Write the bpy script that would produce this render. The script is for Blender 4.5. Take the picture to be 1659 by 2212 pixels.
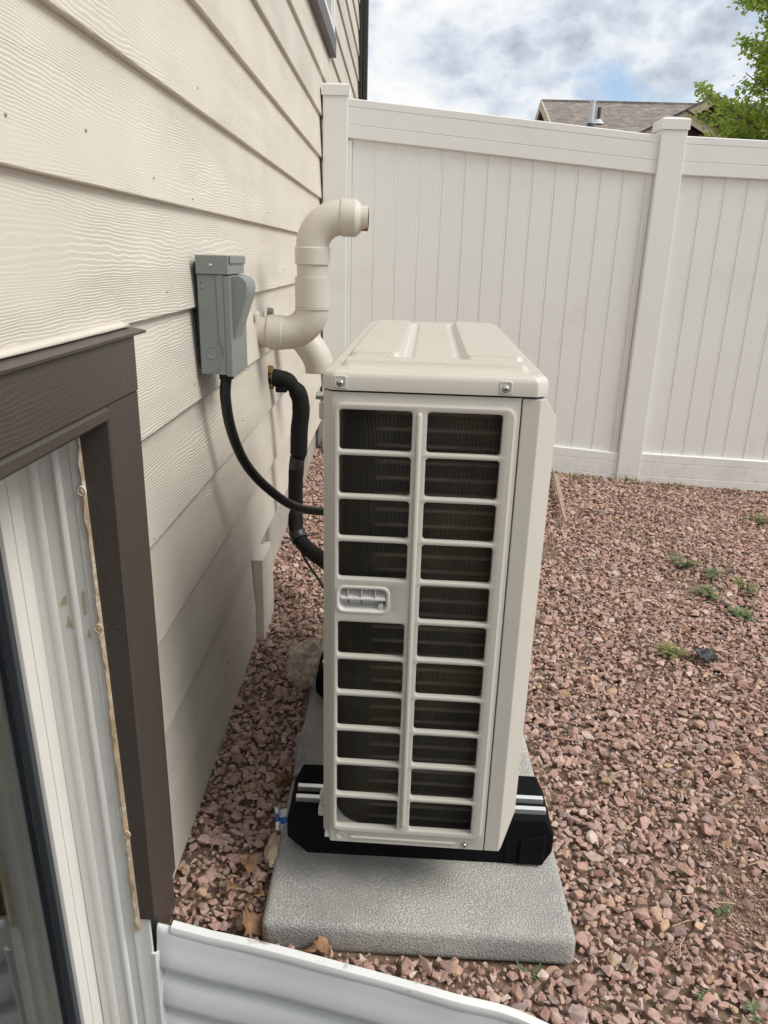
import bpy, bmesh, math, random
import numpy as np
from mathutils import Vector, Matrix, noise as mnoise
R = math.radians
random.seed(7)
S = bpy.context.scene
for o in list(bpy.data.objects): bpy.data.objects.remove(o)
C = S.collection

# ------------------------------------------------------------------ camera
cd = bpy.data.cameras.new('camera'); co = bpy.data.objects.new('camera', cd); C.objects.link(co)
cd.sensor_fit = 'VERTICAL'; cd.sensor_height = 36.0; cd.sensor_width = 27.0
cd.lens = 36.0 * 1618.0 / 2212.0
cd.clip_start = 0.02; cd.clip_end = 600
MX = ((0.9994, -0.0325, 0.0133), (0.0231, 0.3223, -0.9464), (0.0264, 0.9461, 0.3228))
mw = Matrix(MX).to_quaternion().to_matrix().to_4x4()
mw.translation = Vector((0.384, 0.0, 1.10))
co.matrix_world = mw
S.camera = co

# ------------------------------------------------------------------ world: broken cloud over a blue sky
SUN = Vector((0.80, -0.22, 0.95)).normalized()
SX, SX2 = 3.9, 0.6
W = bpy.data.worlds.new('World'); S.world = W; W.use_nodes = True
nt = W.node_tree; nt.nodes.clear()
def N(t, tree=None, **kw):
    n = (tree or nt).nodes.new(t)
    for k, v in kw.items(): setattr(n, k, v)
    return n
def LK(a, b, tree=None): (tree or nt).links.new(a, b)
out = N('ShaderNodeOutputWorld'); bg = N('ShaderNodeBackground'); bg.inputs['Strength'].default_value = 0.10
sky = N('ShaderNodeTexSky', sky_type='NISHITA', sun_disc=False)
sky.sun_elevation = math.asin(SUN.z); sky.sun_rotation = math.atan2(SUN.x, SUN.y)
tc = N('ShaderNodeTexCoord')
mp = N('ShaderNodeMapping'); mp.inputs['Scale'].default_value = (1.0, 1.0, 1.9); mp.inputs['Location'].default_value = (SX, 0.1, 0.22)
LK(tc.outputs['Generated'], mp.inputs['Vector'])
n1 = N('ShaderNodeTexNoise'); n1.inputs['Scale'].default_value = 5.5; n1.inputs['Detail'].default_value = 10; n1.inputs['Roughness'].default_value = 0.55
LK(mp.outputs[0], n1.inputs['Vector'])
cov = N('ShaderNodeValToRGB'); cov.color_ramp.elements[0].position = 0.33; cov.color_ramp.elements[1].position = 0.43
LK(n1.outputs['Fac'], cov.inputs[0])
# billow shading: a second field, offset downwards, gives the clouds grey bases and bright edges
mp2 = N('ShaderNodeMapping'); mp2.inputs['Scale'].default_value = (1.0, 1.0, 1.7); mp2.inputs['Location'].default_value = (SX2, 0.7, 0.55)
LK(tc.outputs['Generated'], mp2.inputs['Vector'])
n2 = N('ShaderNodeTexNoise'); n2.inputs['Scale'].default_value = 3.0; n2.inputs['Detail'].default_value = 12; n2.inputs['Roughness'].default_value = 0.54
LK(mp2.outputs[0], n2.inputs['Vector'])
n3 = N('ShaderNodeTexNoise'); n3.inputs['Scale'].default_value = 13.0; n3.inputs['Detail'].default_value = 8; n3.inputs['Roughness'].default_value = 0.55
LK(mp2.outputs[0], n3.inputs['Vector'])
ab = N('ShaderNodeMath', operation='SUBTRACT'); LK(n3.outputs['Fac'], ab.inputs[0]); ab.inputs[1].default_value = 0.5
ab2 = N('ShaderNodeMath', operation='ABSOLUTE'); LK(ab.outputs[0], ab2.inputs[0])
ma = N('ShaderNodeMath', operation='MULTIPLY_ADD'); LK(ab2.outputs[0], ma.inputs[0]); ma.inputs[1].default_value = -0.55; LK(n2.outputs['Fac'], ma.inputs[2])
cl = N('ShaderNodeValToRGB'); e = cl.color_ramp.elements
e[0].position = 0.30; e[0].color = (2.6, 2.95, 3.4, 1)
e[1].position = 0.525; e[1].color = (5.9, 5.9, 5.85, 1)
m = e.new(0.405); m.color = (4.1, 4.5, 5.0, 1)
m = e.new(0.455); m.color = (5.05, 5.3, 5.55, 1)
LK(ma.outputs[0], cl.inputs[0])
mix = N('ShaderNodeMixRGB'); LK(cov.outputs['Color'], mix.inputs['Fac']); LK(sky.outputs[0], mix.inputs['Color1']); LK(cl.outputs['Color'], mix.inputs['Color2'])
LK(mix.outputs[0], bg.inputs['Color']); LK(bg.outputs[0], out.inputs['Surface'])

# ------------------------------------------------------------------ sun through thin cloud
sl = bpy.data.lights.new('sun', 'SUN'); so = bpy.data.objects.new('sun', sl); C.objects.link(so)
sl.energy = 1.7; sl.angle = R(32); sl.color = (1.0, 0.965, 0.89)
so.rotation_euler = SUN.to_track_quat('Z', 'Y').to_euler(); so.location = (3, -2, 6)
S.view_settings.view_transform = 'Standard'; S.view_settings.look = 'None'
S.view_settings.exposure = 0.75; S.view_settings.gamma = 1.0; S.view_settings.use_curve_mapping = False

# ------------------------------------------------------------------ materials
def mk(name):
    m = bpy.data.materials.new(name); m.use_nodes = True
    t = m.node_tree; b = t.nodes['Principled BSDF']
    return m, t, b
def mat(name, col, rough=0.5, var=0.08, vs=6.0, bump=0.0, bs=120.0, metallic=0.0, dirt=None, ds=9.0, dlo=0.55, dhi=0.75, stretch=(1, 1, 1), spec=0.5, bdist=0.002):
    m, t, b = mk(name)
    b.inputs['Roughness'].default_value = rough; b.inputs['Metallic'].default_value = metallic
    b.inputs['Specular IOR Level'].default_value = spec
    tcx = N('ShaderNodeTexCoord', t); mpx = N('ShaderNodeMapping', t); mpx.inputs['Scale'].default_value = stretch
    LK(tcx.outputs['Object'], mpx.inputs['Vector'], t)
    n = N('ShaderNodeTexNoise', t); n.inputs['Scale'].default_value = vs; n.inputs['Detail'].default_value = 6; n.inputs['Roughness'].default_value = 0.6
    LK(mpx.outputs[0], n.inputs['Vector'], t)
    r = N('ShaderNodeValToRGB', t); a, bb = r.color_ramp.elements
    a.position = 0.3; bb.position = 0.7
    a.color = tuple(c * (1 - var) for c in col) + (1,); bb.color = tuple(min(1, c * (1 + var)) for c in col) + (1,)
    LK(n.outputs['Fac'], r.inputs[0], t); last = r.outputs['Color']
    if dirt:
        n3 = N('ShaderNodeTexNoise', t); n3.inputs['Scale'].default_value = ds; n3.inputs['Detail'].default_value = 8; n3.inputs['Roughness'].default_value = 0.7
        LK(mpx.outputs[0], n3.inputs['Vector'], t)
        r3 = N('ShaderNodeValToRGB', t); r3.color_ramp.elements[0].position = dlo; r3.color_ramp.elements[1].position = dhi
        LK(n3.outputs['Fac'], r3.inputs[0], t)
        mx = N('ShaderNodeMixRGB', t); LK(r3.outputs[0], mx.inputs['Fac'], t); LK(last, mx.inputs['Color1'], t); mx.inputs['Color2'].default_value = tuple(dirt) + (1,)
        last = mx.outputs[0]
    LK(last, b.inputs['Base Color'], t)
    if bump:
        nb = N('ShaderNodeTexNoise', t); nb.inputs['Scale'].default_value = bs; nb.inputs['Detail'].default_value = 4
        LK(mpx.outputs[0], nb.inputs['Vector'], t)
        bp = N('ShaderNodeBump', t); bp.inputs['Strength'].default_value = bump; bp.inputs['Distance'].default_value = bdist
        LK(nb.outputs['Fac'], bp.inputs['Height'], t); LK(bp.outputs[0], b.inputs['Normal'], t)
    return m
def math_n(t, op, a, b=None, c=None):
    n = N('ShaderNodeMath', t, operation=op)
    for i, v in enumerate((a, b, c)):
        if v is None: continue
        if isinstance(v, (int, float)): n.inputs[i].default_value = v
        else: LK(v, n.inputs[i], t)
    return n.outputs[0]
def grain_mat(name, col, rough=0.55, depth=1.0, axis='Z', dens=185.0, dist=0.0020, fine=0.25):
    """pressed wood-grain relief of fibre-cement boards: contour lines of a stretched noise field"""
    m, t, b = mk(name); b.inputs['Roughness'].default_value = rough; b.inputs['Specular IOR Level'].default_value = 0.35
    tcx = N('ShaderNodeTexCoord', t); oi = N('ShaderNodeObjectInfo', t)
    rnd = math_n(t, 'MULTIPLY', oi.outputs['Random'], 37.0)
    off = N('ShaderNodeCombineXYZ', t)
    for i in range(3): LK(rnd, off.inputs[i], t)
    sep = N('ShaderNodeSeparateXYZ', t); LK(tcx.outputs['Object'], sep.inputs[0], t)
    along, across = ('Y', 'Z') if axis == 'Z' else ('Z', 'Y')
    cb = N('ShaderNodeCombineXYZ', t)
    LK(math_n(t, 'MULTIPLY', sep.outputs[along], 1.0), cb.inputs[0], t); LK(math_n(t, 'MULTIPLY', sep.outputs[across], 7.5), cb.inputs[1], t)
    ad = N('ShaderNodeVectorMath', t, operation='ADD'); LK(cb.outputs[0], ad.inputs[0], t); LK(off.outputs[0], ad.inputs[1], t)
    na = N('ShaderNodeTexNoise', t); na.inputs['Scale'].default_value = 1.15; na.inputs['Detail'].default_value = 1.2
    LK(ad.outputs[0], na.inputs['Vector'], t)
    sc = N('ShaderNodeVectorMath', t, operation='MULTIPLY'); LK(ad.outputs[0], sc.inputs[0], t); sc.inputs[1].default_value = (15, 5.5, 1)
    nb = N('ShaderNodeTexNoise', t); nb.inputs['Scale'].default_value = 1.0; nb.inputs['Detail'].default_value = 3
    LK(sc.outputs[0], nb.inputs['Vector'], t)
    h = math_n(t, 'MULTIPLY', sep.outputs[across], dens * 1.15)
    h = math_n(t, 'ADD', h, math_n(t, 'MULTIPLY', na.outputs['Fac'], 17.0))
    h = math_n(t, 'ADD', h, math_n(t, 'MULTIPLY', nb.outputs['Fac'], 2.1))
    fr = math_n(t, 'FRACT', h)
    saw = math_n(t, 'POWER', fr, 1.0)
    edge = N('ShaderNodeMapRange', t); edge.interpolation_type = 'SMOOTHSTEP'
    LK(fr, edge.inputs['Value'], t); edge.inputs['From Min'].default_value = 0.62; edge.inputs['From Max'].default_value = 1.0; edge.inputs['To Min'].default_value = 1; edge.inputs['To Max'].default_value = 0
    ht = math_n(t, 'MULTIPLY', saw, edge.outputs[0])
    # strength varies along the boards
    nm = N('ShaderNodeTexNoise', t); nm.inputs['Scale'].default_value = 0.9; nm.inputs['Detail'].default_value = 2
    sc2 = N('ShaderNodeVectorMath', t, operation='MULTIPLY'); LK(ad.outputs[0], sc2.inputs[0], t); sc2.inputs[1].default_value = (2.2, 0.9, 1)
    LK(sc2.outputs[0], nm.inputs['Vector'], t)
    mr = N('ShaderNodeMapRange', t); LK(nm.outputs['Fac'], mr.inputs['Value'], t); mr.inputs['From Min'].default_value = 0.36; mr.inputs['From Max'].default_value = 0.58; mr.inputs['To Min'].default_value = 0.12; mr.inputs['To Max'].default_value = 1.0
    ht = math_n(t, 'MULTIPLY', ht, mr.outputs[0])
    nf = N('ShaderNodeTexNoise', t); nf.inputs['Scale'].default_value = 160; nf.inputs['Detail'].default_value = 3; LK(tcx.outputs['Object'], nf.inputs['Vector'], t)
    ht = math_n(t, 'ADD', ht, math_n(t, 'MULTIPLY', nf.outputs['Fac'], fine))
    bp = N('ShaderNodeBump', t); bp.inputs['Strength'].default_value = 0.58 * depth; bp.inputs['Distance'].default_value = dist
    LK(ht, bp.inputs['Height'], t); LK(bp.outputs[0], b.inputs['Normal'], t)
    nv = N('ShaderNodeTexNoise', t); nv.inputs['Scale'].default_value = 3.0; nv.inputs['Detail'].default_value = 7; LK(tcx.outputs['Object'], nv.inputs['Vector'], t)
    r = N('ShaderNodeValToRGB', t); r.color_ramp.elements[0].position = 0.3; r.color_ramp.elements[1].position = 0.7
    r.color_ramp.elements[0].color = tuple(c * 0.93 for c in col) + (1,); r.color_ramp.elements[1].color = tuple(min(1, c * 1.05) for c in col) + (1,)
    LK(nv.outputs['Fac'], r.inputs[0], t)
    tone = N('ShaderNodeMapRange', t); LK(oi.outputs['Random'], tone.inputs['Value'], t); tone.inputs['To Min'].default_value = 0.945; tone.inputs['To Max'].default_value = 1.045
    hv = N('ShaderNodeHueSaturation', t); LK(r.outputs[0], hv.inputs['Color'], t); LK(tone.outputs[0], hv.inputs['Value'], t); LK(hv.outputs[0], b.inputs['Base Color'], t)
    return m

M = {}
M['siding'] = grain_mat('siding_paint', (0.65, 0.602, 0.522))
M['siding_smooth'] = grain_mat('siding_paint_smooth', (0.65, 0.602, 0.522), depth=0.3)
M['brown'] = grain_mat('brown_paint', (0.078, 0.064, 0.054), rough=0.42, depth=0.5, fine=0.7)
M['brown_v'] = grain_mat('brown_paint_vertical', (0.078, 0.064, 0.054), rough=0.42, depth=0.6, axis='Y', fine=1.1)
M['grey_trim'] = mat('grey_brown_trim', (0.11, 0.10, 0.095), 0.5, 0.06, 8, 0.2, 90)
M['foundation'] = mat('foundation_concrete', (0.36, 0.33, 0.29), 0.9, 0.14, 7, 0.5, 60, dirt=(0.25, 0.2, 0.15), ds=4)
M['vinyl'] = mat('white_vinyl', (0.79, 0.79, 0.76), 0.36, 0.02, 1.6, dirt=(0.66, 0.63, 0.57), ds=2.5, dlo=0.56, dhi=0.9)
M['vinyl_window'] = mat('window_vinyl', (0.76, 0.74, 0.69), 0.4, 0.03, 5, dirt=(0.42, 0.36, 0.3), ds=16, dlo=0.64, dhi=0.8)
M['liner'] = mat('white_liner_metal', (0.71, 0.70, 0.665), 0.36, 0.04, 3, dirt=(0.36, 0.31, 0.25), ds=13, dlo=0.63, dhi=0.80, stretch=(1, 1, 0.6))
M['well'] = mat('white_well_steel', (0.74, 0.745, 0.745), 0.36, 0.03, 3, dirt=(0.40, 0.35, 0.30), ds=15, dlo=0.70, dhi=0.84)
M['well_rim'] = mat('scuffed_rim', (0.76, 0.76, 0.75), 0.4, 0.05, 4, dirt=(0.22, 0.19, 0.17), ds=34, dlo=0.60, dhi=0.68, stretch=(0.35, 1, 1))
M['foam'] = mat('tan_sealant', (0.50, 0.38, 0.25), 0.75, 0.22, 30, 0.6, 90, dirt=(0.66, 0.62, 0.54), ds=35, dlo=0.50, dhi=0.60)
M['gasket_shade'] = mat('dark_gasket_and_shade', (0.035, 0.04, 0.05), 0.5, 0.1)
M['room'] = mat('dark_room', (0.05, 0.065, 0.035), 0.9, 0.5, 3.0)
M['cabinet'] = mat('beige_enamel', (0.615, 0.588, 0.525), 0.33, 0.015, 3, 0.05, 600, dirt=(0.50, 0.46, 0.40), ds=40, dlo=0.72, dhi=0.82)
M['lid'] = mat('dusty_lid_enamel', (0.57, 0.54, 0.465), 0.24, 0.03, 5, 0.06, 300, dirt=(0.42, 0.38, 0.31), ds=520, dlo=0.50, dhi=0.72)
M['pan'] = mat('base_pan_paint', (0.72, 0.72, 0.69), 0.45, 0.03)
M['handle'] = mat('handle_plastic', (0.72, 0.71, 0.68), 0.35, 0.02)
M['steel'] = mat('screw_steel', (0.62, 0.61, 0.6), 0.28, 0.1, 60, metallic=1.0)
M['recess'] = mat('screw_recess', (0.03, 0.03, 0.03), 0.5, 0.1)
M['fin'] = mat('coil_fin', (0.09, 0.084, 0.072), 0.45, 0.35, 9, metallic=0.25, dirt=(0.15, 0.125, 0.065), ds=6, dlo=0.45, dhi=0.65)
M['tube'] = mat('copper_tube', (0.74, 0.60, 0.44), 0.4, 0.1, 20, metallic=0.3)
M['inner_shade'] = mat('coil_shade', (0.012, 0.011, 0.010), 0.8, 0.3)
M['rubber'] = mat('black_rubber', (0.007, 0.007, 0.008), 0.9, 0.25, 40, 0.5, 260, spec=0.12)
M['alu'] = mat('aluminium_rail', (0.84, 0.85, 0.86), 0.30, 0.03, 20, metallic=0.75)
M['box'] = mat('grey_enamel_box', (0.212, 0.228, 0.222), 0.42, 0.03, 8, 0.05, 400)
M['pvc'] = mat('cream_painted_pvc', (0.60, 0.555, 0.485), 0.36, 0.05, 9, 0.12, 70, dirt=(0.50, 0.45, 0.38), ds=11, dlo=0.58, dhi=0.78)
M['rust'] = mat('rust', (0.27, 0.09, 0.03), 0.8, 0.4, 60)
M['conduit'] = mat('black_conduit', (0.017, 0.017, 0.018), 0.42, 0.15, 30)
M['wrap'] = mat('black_corrugated_sleeve', (0.007, 0.007, 0.007), 0.75, 0.2, 30, 0.6, 150, spec=0.25)
M['hole_foam'] = mat('amber_foam', (0.20, 0.11, 0.035), 0.8, 0.35, 60, 0.6, 150)
M['downspout'] = mat('dark_corner_trim', (0.022, 0.021, 0.024), 0.45, 0.1)
M['leafbrown'] = mat('dry_leaf', (0.26, 0.145, 0.075), 0.7, 0.5, 45, 0.5, 200)
M['straw'] = mat('dry_straw', (0.48, 0.36, 0.22), 0.8, 0.2, 40)
M['wood'] = mat('weathered_wood', (0.36, 0.27, 0.21), 0.85, 0.25, 40)
M['weed'] = mat('weed_green', (0.13, 0.165, 0.065), 0.6, 0.35, 18)
M['moss'] = mat('dry_grass', (0.17, 0.19, 0.06), 0.8, 0.4, 18)
M['scrap'] = mat('black_plastic_scrap', (0.025, 0.028, 0.032), 0.45, 0.2)
M['blue'] = mat('blue_white_print', (0.78, 0.80, 0.82), 0.35, 0.03, 10)
M['nb_wall'] = mat('dark_red_brown_siding', (0.060, 0.030, 0.028), 0.7, 0.12, 3)
M['nb_trim'] = mat('beige_trim', (0.50, 0.41, 0.32), 0.6, 0.06, 4)
M['vent_white'] = mat('vent_pipe', (0.60, 0.61, 0.62), 0.4, 0.05)
M['lead'] = mat('vent_boot', (0.05, 0.05, 0.055), 0.6, 0.1)
M['bark'] = mat('bark', (0.16, 0.12, 0.09), 0.9, 0.3, 12, 0.6, 30)
M['beige'] = mat('crumpled_paper', (0.42, 0.33, 0.22), 0.7, 0.2, 25)

def concrete_pad_mat():
    m, t, b = mk('pebbled_concrete'); b.inputs['Roughness'].default_value = 0.85
    tcx = N('ShaderNodeTexCoord', t)
    v = N('ShaderNodeTexNoise', t); v.inputs['Scale'].default_value = 310; v.inputs['Detail'].default_value = 2.5; v.inputs['Roughness'].default_value = 0.55; LK(tcx.outputs['Object'], v.inputs['Vector'], t)
    rr = N('ShaderNodeValToRGB', t); rr.color_ramp.elements[0].position = 0.36; rr.color_ramp.elements[1].position = 0.60; LK(v.outputs['Fac'], rr.inputs[0], t)
    bp = N('ShaderNodeBump', t); bp.inputs['Strength'].default_value = 0.9; bp.inputs['Distance'].default_value = 0.0017; LK(rr.outputs[0], bp.inputs['Height'], t); LK(bp.outputs[0], b.inputs['Normal'], t)
    n = N('ShaderNodeTexNoise', t); n.inputs['Scale'].default_value = 7; n.inputs['Detail'].default_value = 5; LK(tcx.outputs['Object'], n.inputs['Vector'], t)
    r = N('ShaderNodeValToRGB', t); e = r.color_ramp.elements; e[0].position = 0.33; e[0].color = (0.38, 0.375, 0.36, 1); e[1].position = 0.66; e[1].color = (0.56, 0.54, 0.50, 1); LK(n.outputs['Fac'], r.inputs[0], t)
    mx = N('ShaderNodeMixRGB', t, blend_type='MULTIPLY'); mx.inputs['Fac'].default_value = 0.28
    LK(r.outputs[0], mx.inputs['Color1'], t); LK(rr.outputs[0], mx.inputs['Color2'], t); LK(mx.outputs[0], b.inputs['Base Color'], t)
    return m
M['pad'] = concrete_pad_mat()

def stone_mat():
    m, t, b = mk('crushed_pink_stone'); b.inputs['Roughness'].default_value = 0.88; b.inputs['Specular IOR Level'].default_value = 0.3
    g = N('ShaderNodeNewGeometry', t); oi = N('ShaderNodeObjectInfo', t); tcx = N('ShaderNodeTexCoord', t)
    f = math_n(t, 'FRACT', math_n(t, 'ADD', g.outputs['Random Per Island'], math_n(t, 'MULTIPLY', oi.outputs['Random'], 7.31)))
    r = N('ShaderNodeValToRGB', t); cr = r.color_ramp; cr.interpolation = 'LINEAR'
    cols = [(0.0, (0.31, 0.185, 0.155)), (0.07, (0.42, 0.31, 0.27)), (0.15, (0.27, 0.20, 0.19)), (0.23, (0.40, 0.27, 0.225)), (0.31, (0.33, 0.265, 0.26)), (0.39, (0.47, 0.35, 0.30)), (0.46, (0.25, 0.145, 0.115)),
            (0.53, (0.40, 0.295, 0.265)), (0.60, (0.34, 0.215, 0.18)), (0.68, (0.45, 0.36, 0.31)), (0.76, (0.36, 0.25, 0.225)), (0.82, (0.44, 0.32, 0.215)), (0.87, (0.23, 0.195, 0.19)), (0.92, (0.41, 0.29, 0.25)), (0.965, (0.52, 0.45, 0.40))]
    cr.elements[0].position, cr.elements[0].color = cols[0][0], cols[0][1] + (1,)
    cr.elements[1].position, cr.elements[1].color = 1.0, (0.30, 0.19, 0.165, 1)
    for p, c in cols[1:]:
        el = cr.elements.new(p); el.color = (c[0] * 1.05, c[1] * 0.985, c[2] * 0.945, 1)
    LK(f, r.inputs[0], t)
    n = N('ShaderNodeTexNoise', t); n.inputs['Scale'].default_value = 95; n.inputs['Detail'].default_value = 5; n.inputs['Roughness'].default_value = 0.65; LK(g.outputs['Position'], n.inputs['Vector'], t)
    rv = N('ShaderNodeValToRGB', t); rv.color_ramp.elements[0].position = 0.32; rv.color_ramp.elements[0].color = (0.85, 0.83, 0.82, 1); rv.color_ramp.elements[1].position = 0.72; rv.color_ramp.elements[1].color = (1.38, 1.38, 1.38, 1); LK(n.outputs['Fac'], rv.inputs[0], t)
    mx = N('ShaderNodeMixRGB', t, blend_type='MULTIPLY'); mx.inputs['Fac'].default_value = 1; LK(r.outputs[0], mx.inputs['Color1'], t); LK(rv.outputs[0], mx.inputs['Color2'], t)
    LK(mx.outputs[0], b.inputs['Base Color'], t)
    nb = N('ShaderNodeTexNoise', t); nb.inputs['Scale'].default_value = 260; nb.inputs['Detail'].default_value = 4; LK(g.outputs['Position'], nb.inputs['Vector'], t)
    bp = N('ShaderNodeBump', t); bp.inputs['Strength'].default_value = 0.5; bp.inputs['Distance'].default_value = 0.0015; LK(nb.outputs['Fac'], bp.inputs['Height'], t); LK(bp.outputs[0], b.inputs['Normal'], t)
    return m
M['stone'] = stone_mat()
M['soil'] = mat('brown_soil', (0.20, 0.14, 0.095), 0.95, 0.35, 40, 1.0, 220, dirt=(0.24, 0.16, 0.12), ds=90, dlo=0.5, dhi=0.6, bdist=0.004)

def shingle_mat():
    m, t, b = mk('brown_shingles'); b.inputs['Roughness'].default_value = 0.95
    tcx = N('ShaderNodeTexCoord', t); mpx = N('ShaderNodeMapping', t); LK(tcx.outputs['Object'], mpx.inputs['Vector'], t)
    br = N('ShaderNodeTexBrick', t); br.inputs['Scale'].default_value = 1.0; br.inputs['Brick Width'].default_value = 0.17; br.inputs['Row Height'].default_value = 0.075; br.inputs['Mortar Size'].default_value = 0.006
    br.inputs['Color1'].default_value = (0.31, 0.27, 0.24, 1); br.inputs['Color2'].default_value = (0.19, 0.16, 0.145, 1); br.inputs['Mortar'].default_value = (0.13, 0.10, 0.09, 1); br.offset = 0.37
    LK(mpx.outputs[0], br.inputs['Vector'], t)
    n = N('ShaderNodeTexNoise', t); n.inputs['Scale'].default_value = 6; n.inputs['Detail'].default_value = 8; LK(tcx.outputs['Object'], n.inputs['Vector'], t)
    mx = N('ShaderNodeMixRGB', t, blend_type='OVERLAY'); mx.inputs['Fac'].default_value = 0.6; LK(br.outputs['Color'], mx.inputs['Color1'], t); LK(n.outputs['Fac'], mx.inputs['Color2'], t); LK(mx.outputs[0], b.inputs['Base Color'], t)
    return m
M['shingle'] = shingle_mat()

def leaf_mat():
    m, t, b = mk('tree_leaf'); b.inputs['Roughness'].default_value = 0.5
    g = N('ShaderNodeNewGeometry', t); r = N('ShaderNodeValToRGB', t); e = r.color_ramp.elements
    e[0].color = (0.22, 0.32, 0.05, 1); e[1].color = (0.48, 0.58, 0.14, 1); LK(g.outputs['Random Per Island'], r.inputs[0], t); LK(r.outputs[0], b.inputs['Base Color'], t)
    tr = N('ShaderNodeBsdfTranslucent', t); hs = N('ShaderNodeHueSaturation', t); hs.inputs['Value'].default_value = 1.5; LK(r.outputs[0], hs.inputs['Color'], t); LK(hs.outputs[0], tr.inputs['Color'], t)
    ms = N('ShaderNodeMixShader', t); ms.inputs[0].default_value = 0.55; LK(b.outputs[0], ms.inputs[1], t); LK(tr.outputs[0], ms.inputs[2], t); LK(ms.outputs[0], t.nodes['Material Output'].inputs['Surface'], t)
    return m
M['leaf'] = leaf_mat()
def vinyl_splash():
    m = M['vinyl'] = M['vinyl'].copy(); m.name = 'white_vinyl_fence'; t = m.node_tree; b = t.nodes['Principled BSDF']
    src = b.inputs['Base Color'].links[0].from_socket
    tcx = N('ShaderNodeTexCoord', t); sp = N('ShaderNodeSeparateXYZ', t); LK(tcx.outputs['Object'], sp.inputs[0], t)
    hr = N('ShaderNodeMapRange', t); LK(sp.outputs['Z'], hr.inputs['Value'], t); hr.inputs['From Min'].default_value = 0.02; hr.inputs['From Max'].default_value = 0.32; hr.inputs['To Min'].default_value = 0.45; hr.inputs['To Max'].default_value = 0.0
    n = N('ShaderNodeTexNoise', t); n.inputs['Scale'].default_value = 38; n.inputs['Detail'].default_value = 9; n.inputs['Roughness'].default_value = 0.7; LK(tcx.outputs['Object'], n.inputs['Vector'], t)
    rp_ = N('ShaderNodeValToRGB', t); rp_.color_ramp.elements[0].position = 0.48; rp_.color_ramp.elements[1].position = 0.72; LK(n.outputs['Fac'], rp_.inputs[0], t)
    f = math_n(t, 'MULTIPLY', hr.outputs[0], rp_.outputs[0]); mx = N('ShaderNodeMixRGB', t); LK(f, mx.inputs['Fac'], t); LK(src, mx.inputs['Color1'], t); mx.inputs['Color2'].default_value = (0.50, 0.42, 0.34, 1); LK(mx.outputs[0], b.inputs['Base Color'], t)
vinyl_splash()
def glass_mat():
    m, t, b = mk('window_glass'); b.inputs['Base Color'].default_value = (0.80, 0.86, 0.82, 1); b.inputs['Roughness'].default_value = 0.015; b.inputs['Transmission Weight'].default_value = 1.0; b.inputs['IOR'].default_value = 1.5
    return m
M['glass'] = glass_mat()
def plastic_mat(name, col, alpha, rough=0.25):
    m, t, b = mk(name); b.inputs['Base Color'].default_value = col + (1,); b.inputs['Roughness'].default_value = rough; b.inputs['Alpha'].default_value = alpha
    b.inputs['Specular IOR Level'].default_value = 0.8
    n = N('ShaderNodeTexNoise', t); n.inputs['Scale'].default_value = 45; n.inputs['Detail'].default_value = 5; tcx = N('ShaderNodeTexCoord', t); LK(tcx.outputs['Object'], n.inputs['Vector'], t)
    bp = N('ShaderNodeBump', t); bp.inputs['Strength'].default_value = 0.7; bp.inputs['Distance'].default_value = 0.006; LK(n.outputs['Fac'], bp.inputs['Height'], t); LK(bp.outputs[0], b.inputs['Normal'], t)
    return m
M['bag'] = plastic_mat('clear_bag', (0.78, 0.70, 0.58), 0.42, 0.16)
M['clear'] = plastic_mat('clear_packet', (0.6, 0.6, 0.6), 0.30, 0.12)

# ------------------------------------------------------------------ mesh helpers
class MB:
    def __init__(s): s.v = []; s.f = []
    def add(s, vs, fs):
        o = len(s.v); s.v += [tuple(v) for v in vs]; s.f += [tuple(i + o for i in f) for f in fs]; return s
    def box(s, x0, x1, y0, y1, z0, z1):
        return s.add([(x0, y0, z0), (x1, y0, z0), (x1, y1, z0), (x0, y1, z0), (x0, y0, z1), (x1, y0, z1), (x1, y1, z1), (x0, y1, z1)],
                     [(0, 3, 2, 1), (4, 5, 6, 7), (0, 1, 5, 4), (1, 2, 6, 5), (2, 3, 7, 6), (3, 0, 4, 7)])
    def loft(s, rings, caps=True, closed=True):
        n = len(rings[0]); o = len(s.v)
        for r in rings: s.v += [tuple(p) for p in r]
        for k in range(len(rings) - 1):
            for i in range(n if closed else n - 1):
                j = (i + 1) % n
                s.f.append((o + k * n + i, o + k * n + j, o + (k + 1) * n + j, o + (k + 1) * n + i))
        if caps and closed:
            s.f.append(tuple(o + i for i in range(n - 1, -1, -1))); s.f.append(tuple(o + (len(rings) - 1) * n + i for i in range(n)))
        return s
    def tube(s, pts, rad, seg=16, caps=True):
        pts = [Vector(p) for p in pts]; n = len(pts)
        rads = rad if isinstance(rad, (list, tuple)) else [rad] * n
        rings = []; up = None
        for i, p in enumerate(pts):
            d = (pts[min(i + 1, n - 1)] - pts[max(i - 1, 0)])
            if d.length < 1e-9: d = pts[min(i + 2, n - 1)] - pts[max(i - 2, 0)]
            d.normalize()
            if up is None: up = Vector((0, 0, 1)) if abs(d.z) < 0.9 else Vector((1, 0, 0))
            a = d.cross(up)
            if a.length < 1e-6: a = d.cross(Vector((0, 1, 0)))
            a.normalize(); b = a.cross(d).normalized(); up = b
            rings.append([p + rads[i] * (math.cos(2 * math.pi * k / seg) * a + math.sin(2 * math.pi * k / seg) * b) for k in range(seg)])
        return s.loft(rings, caps)
    def prism(s, poly, a0, a1, ax):
        """extrude a polygon given in the two other axes (in xyz order) along axis ax"""
        def P(p, a):
            q = list(p); q.insert(ax, a); return tuple(q)
        return s.loft([[P(p, a0) for p in poly], [P(p, a1) for p in poly]])
def root_loc(o):
    l = Vector((0, 0, 0))
    while o is not None: l = l + o.location; o = o.parent
    return l
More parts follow.
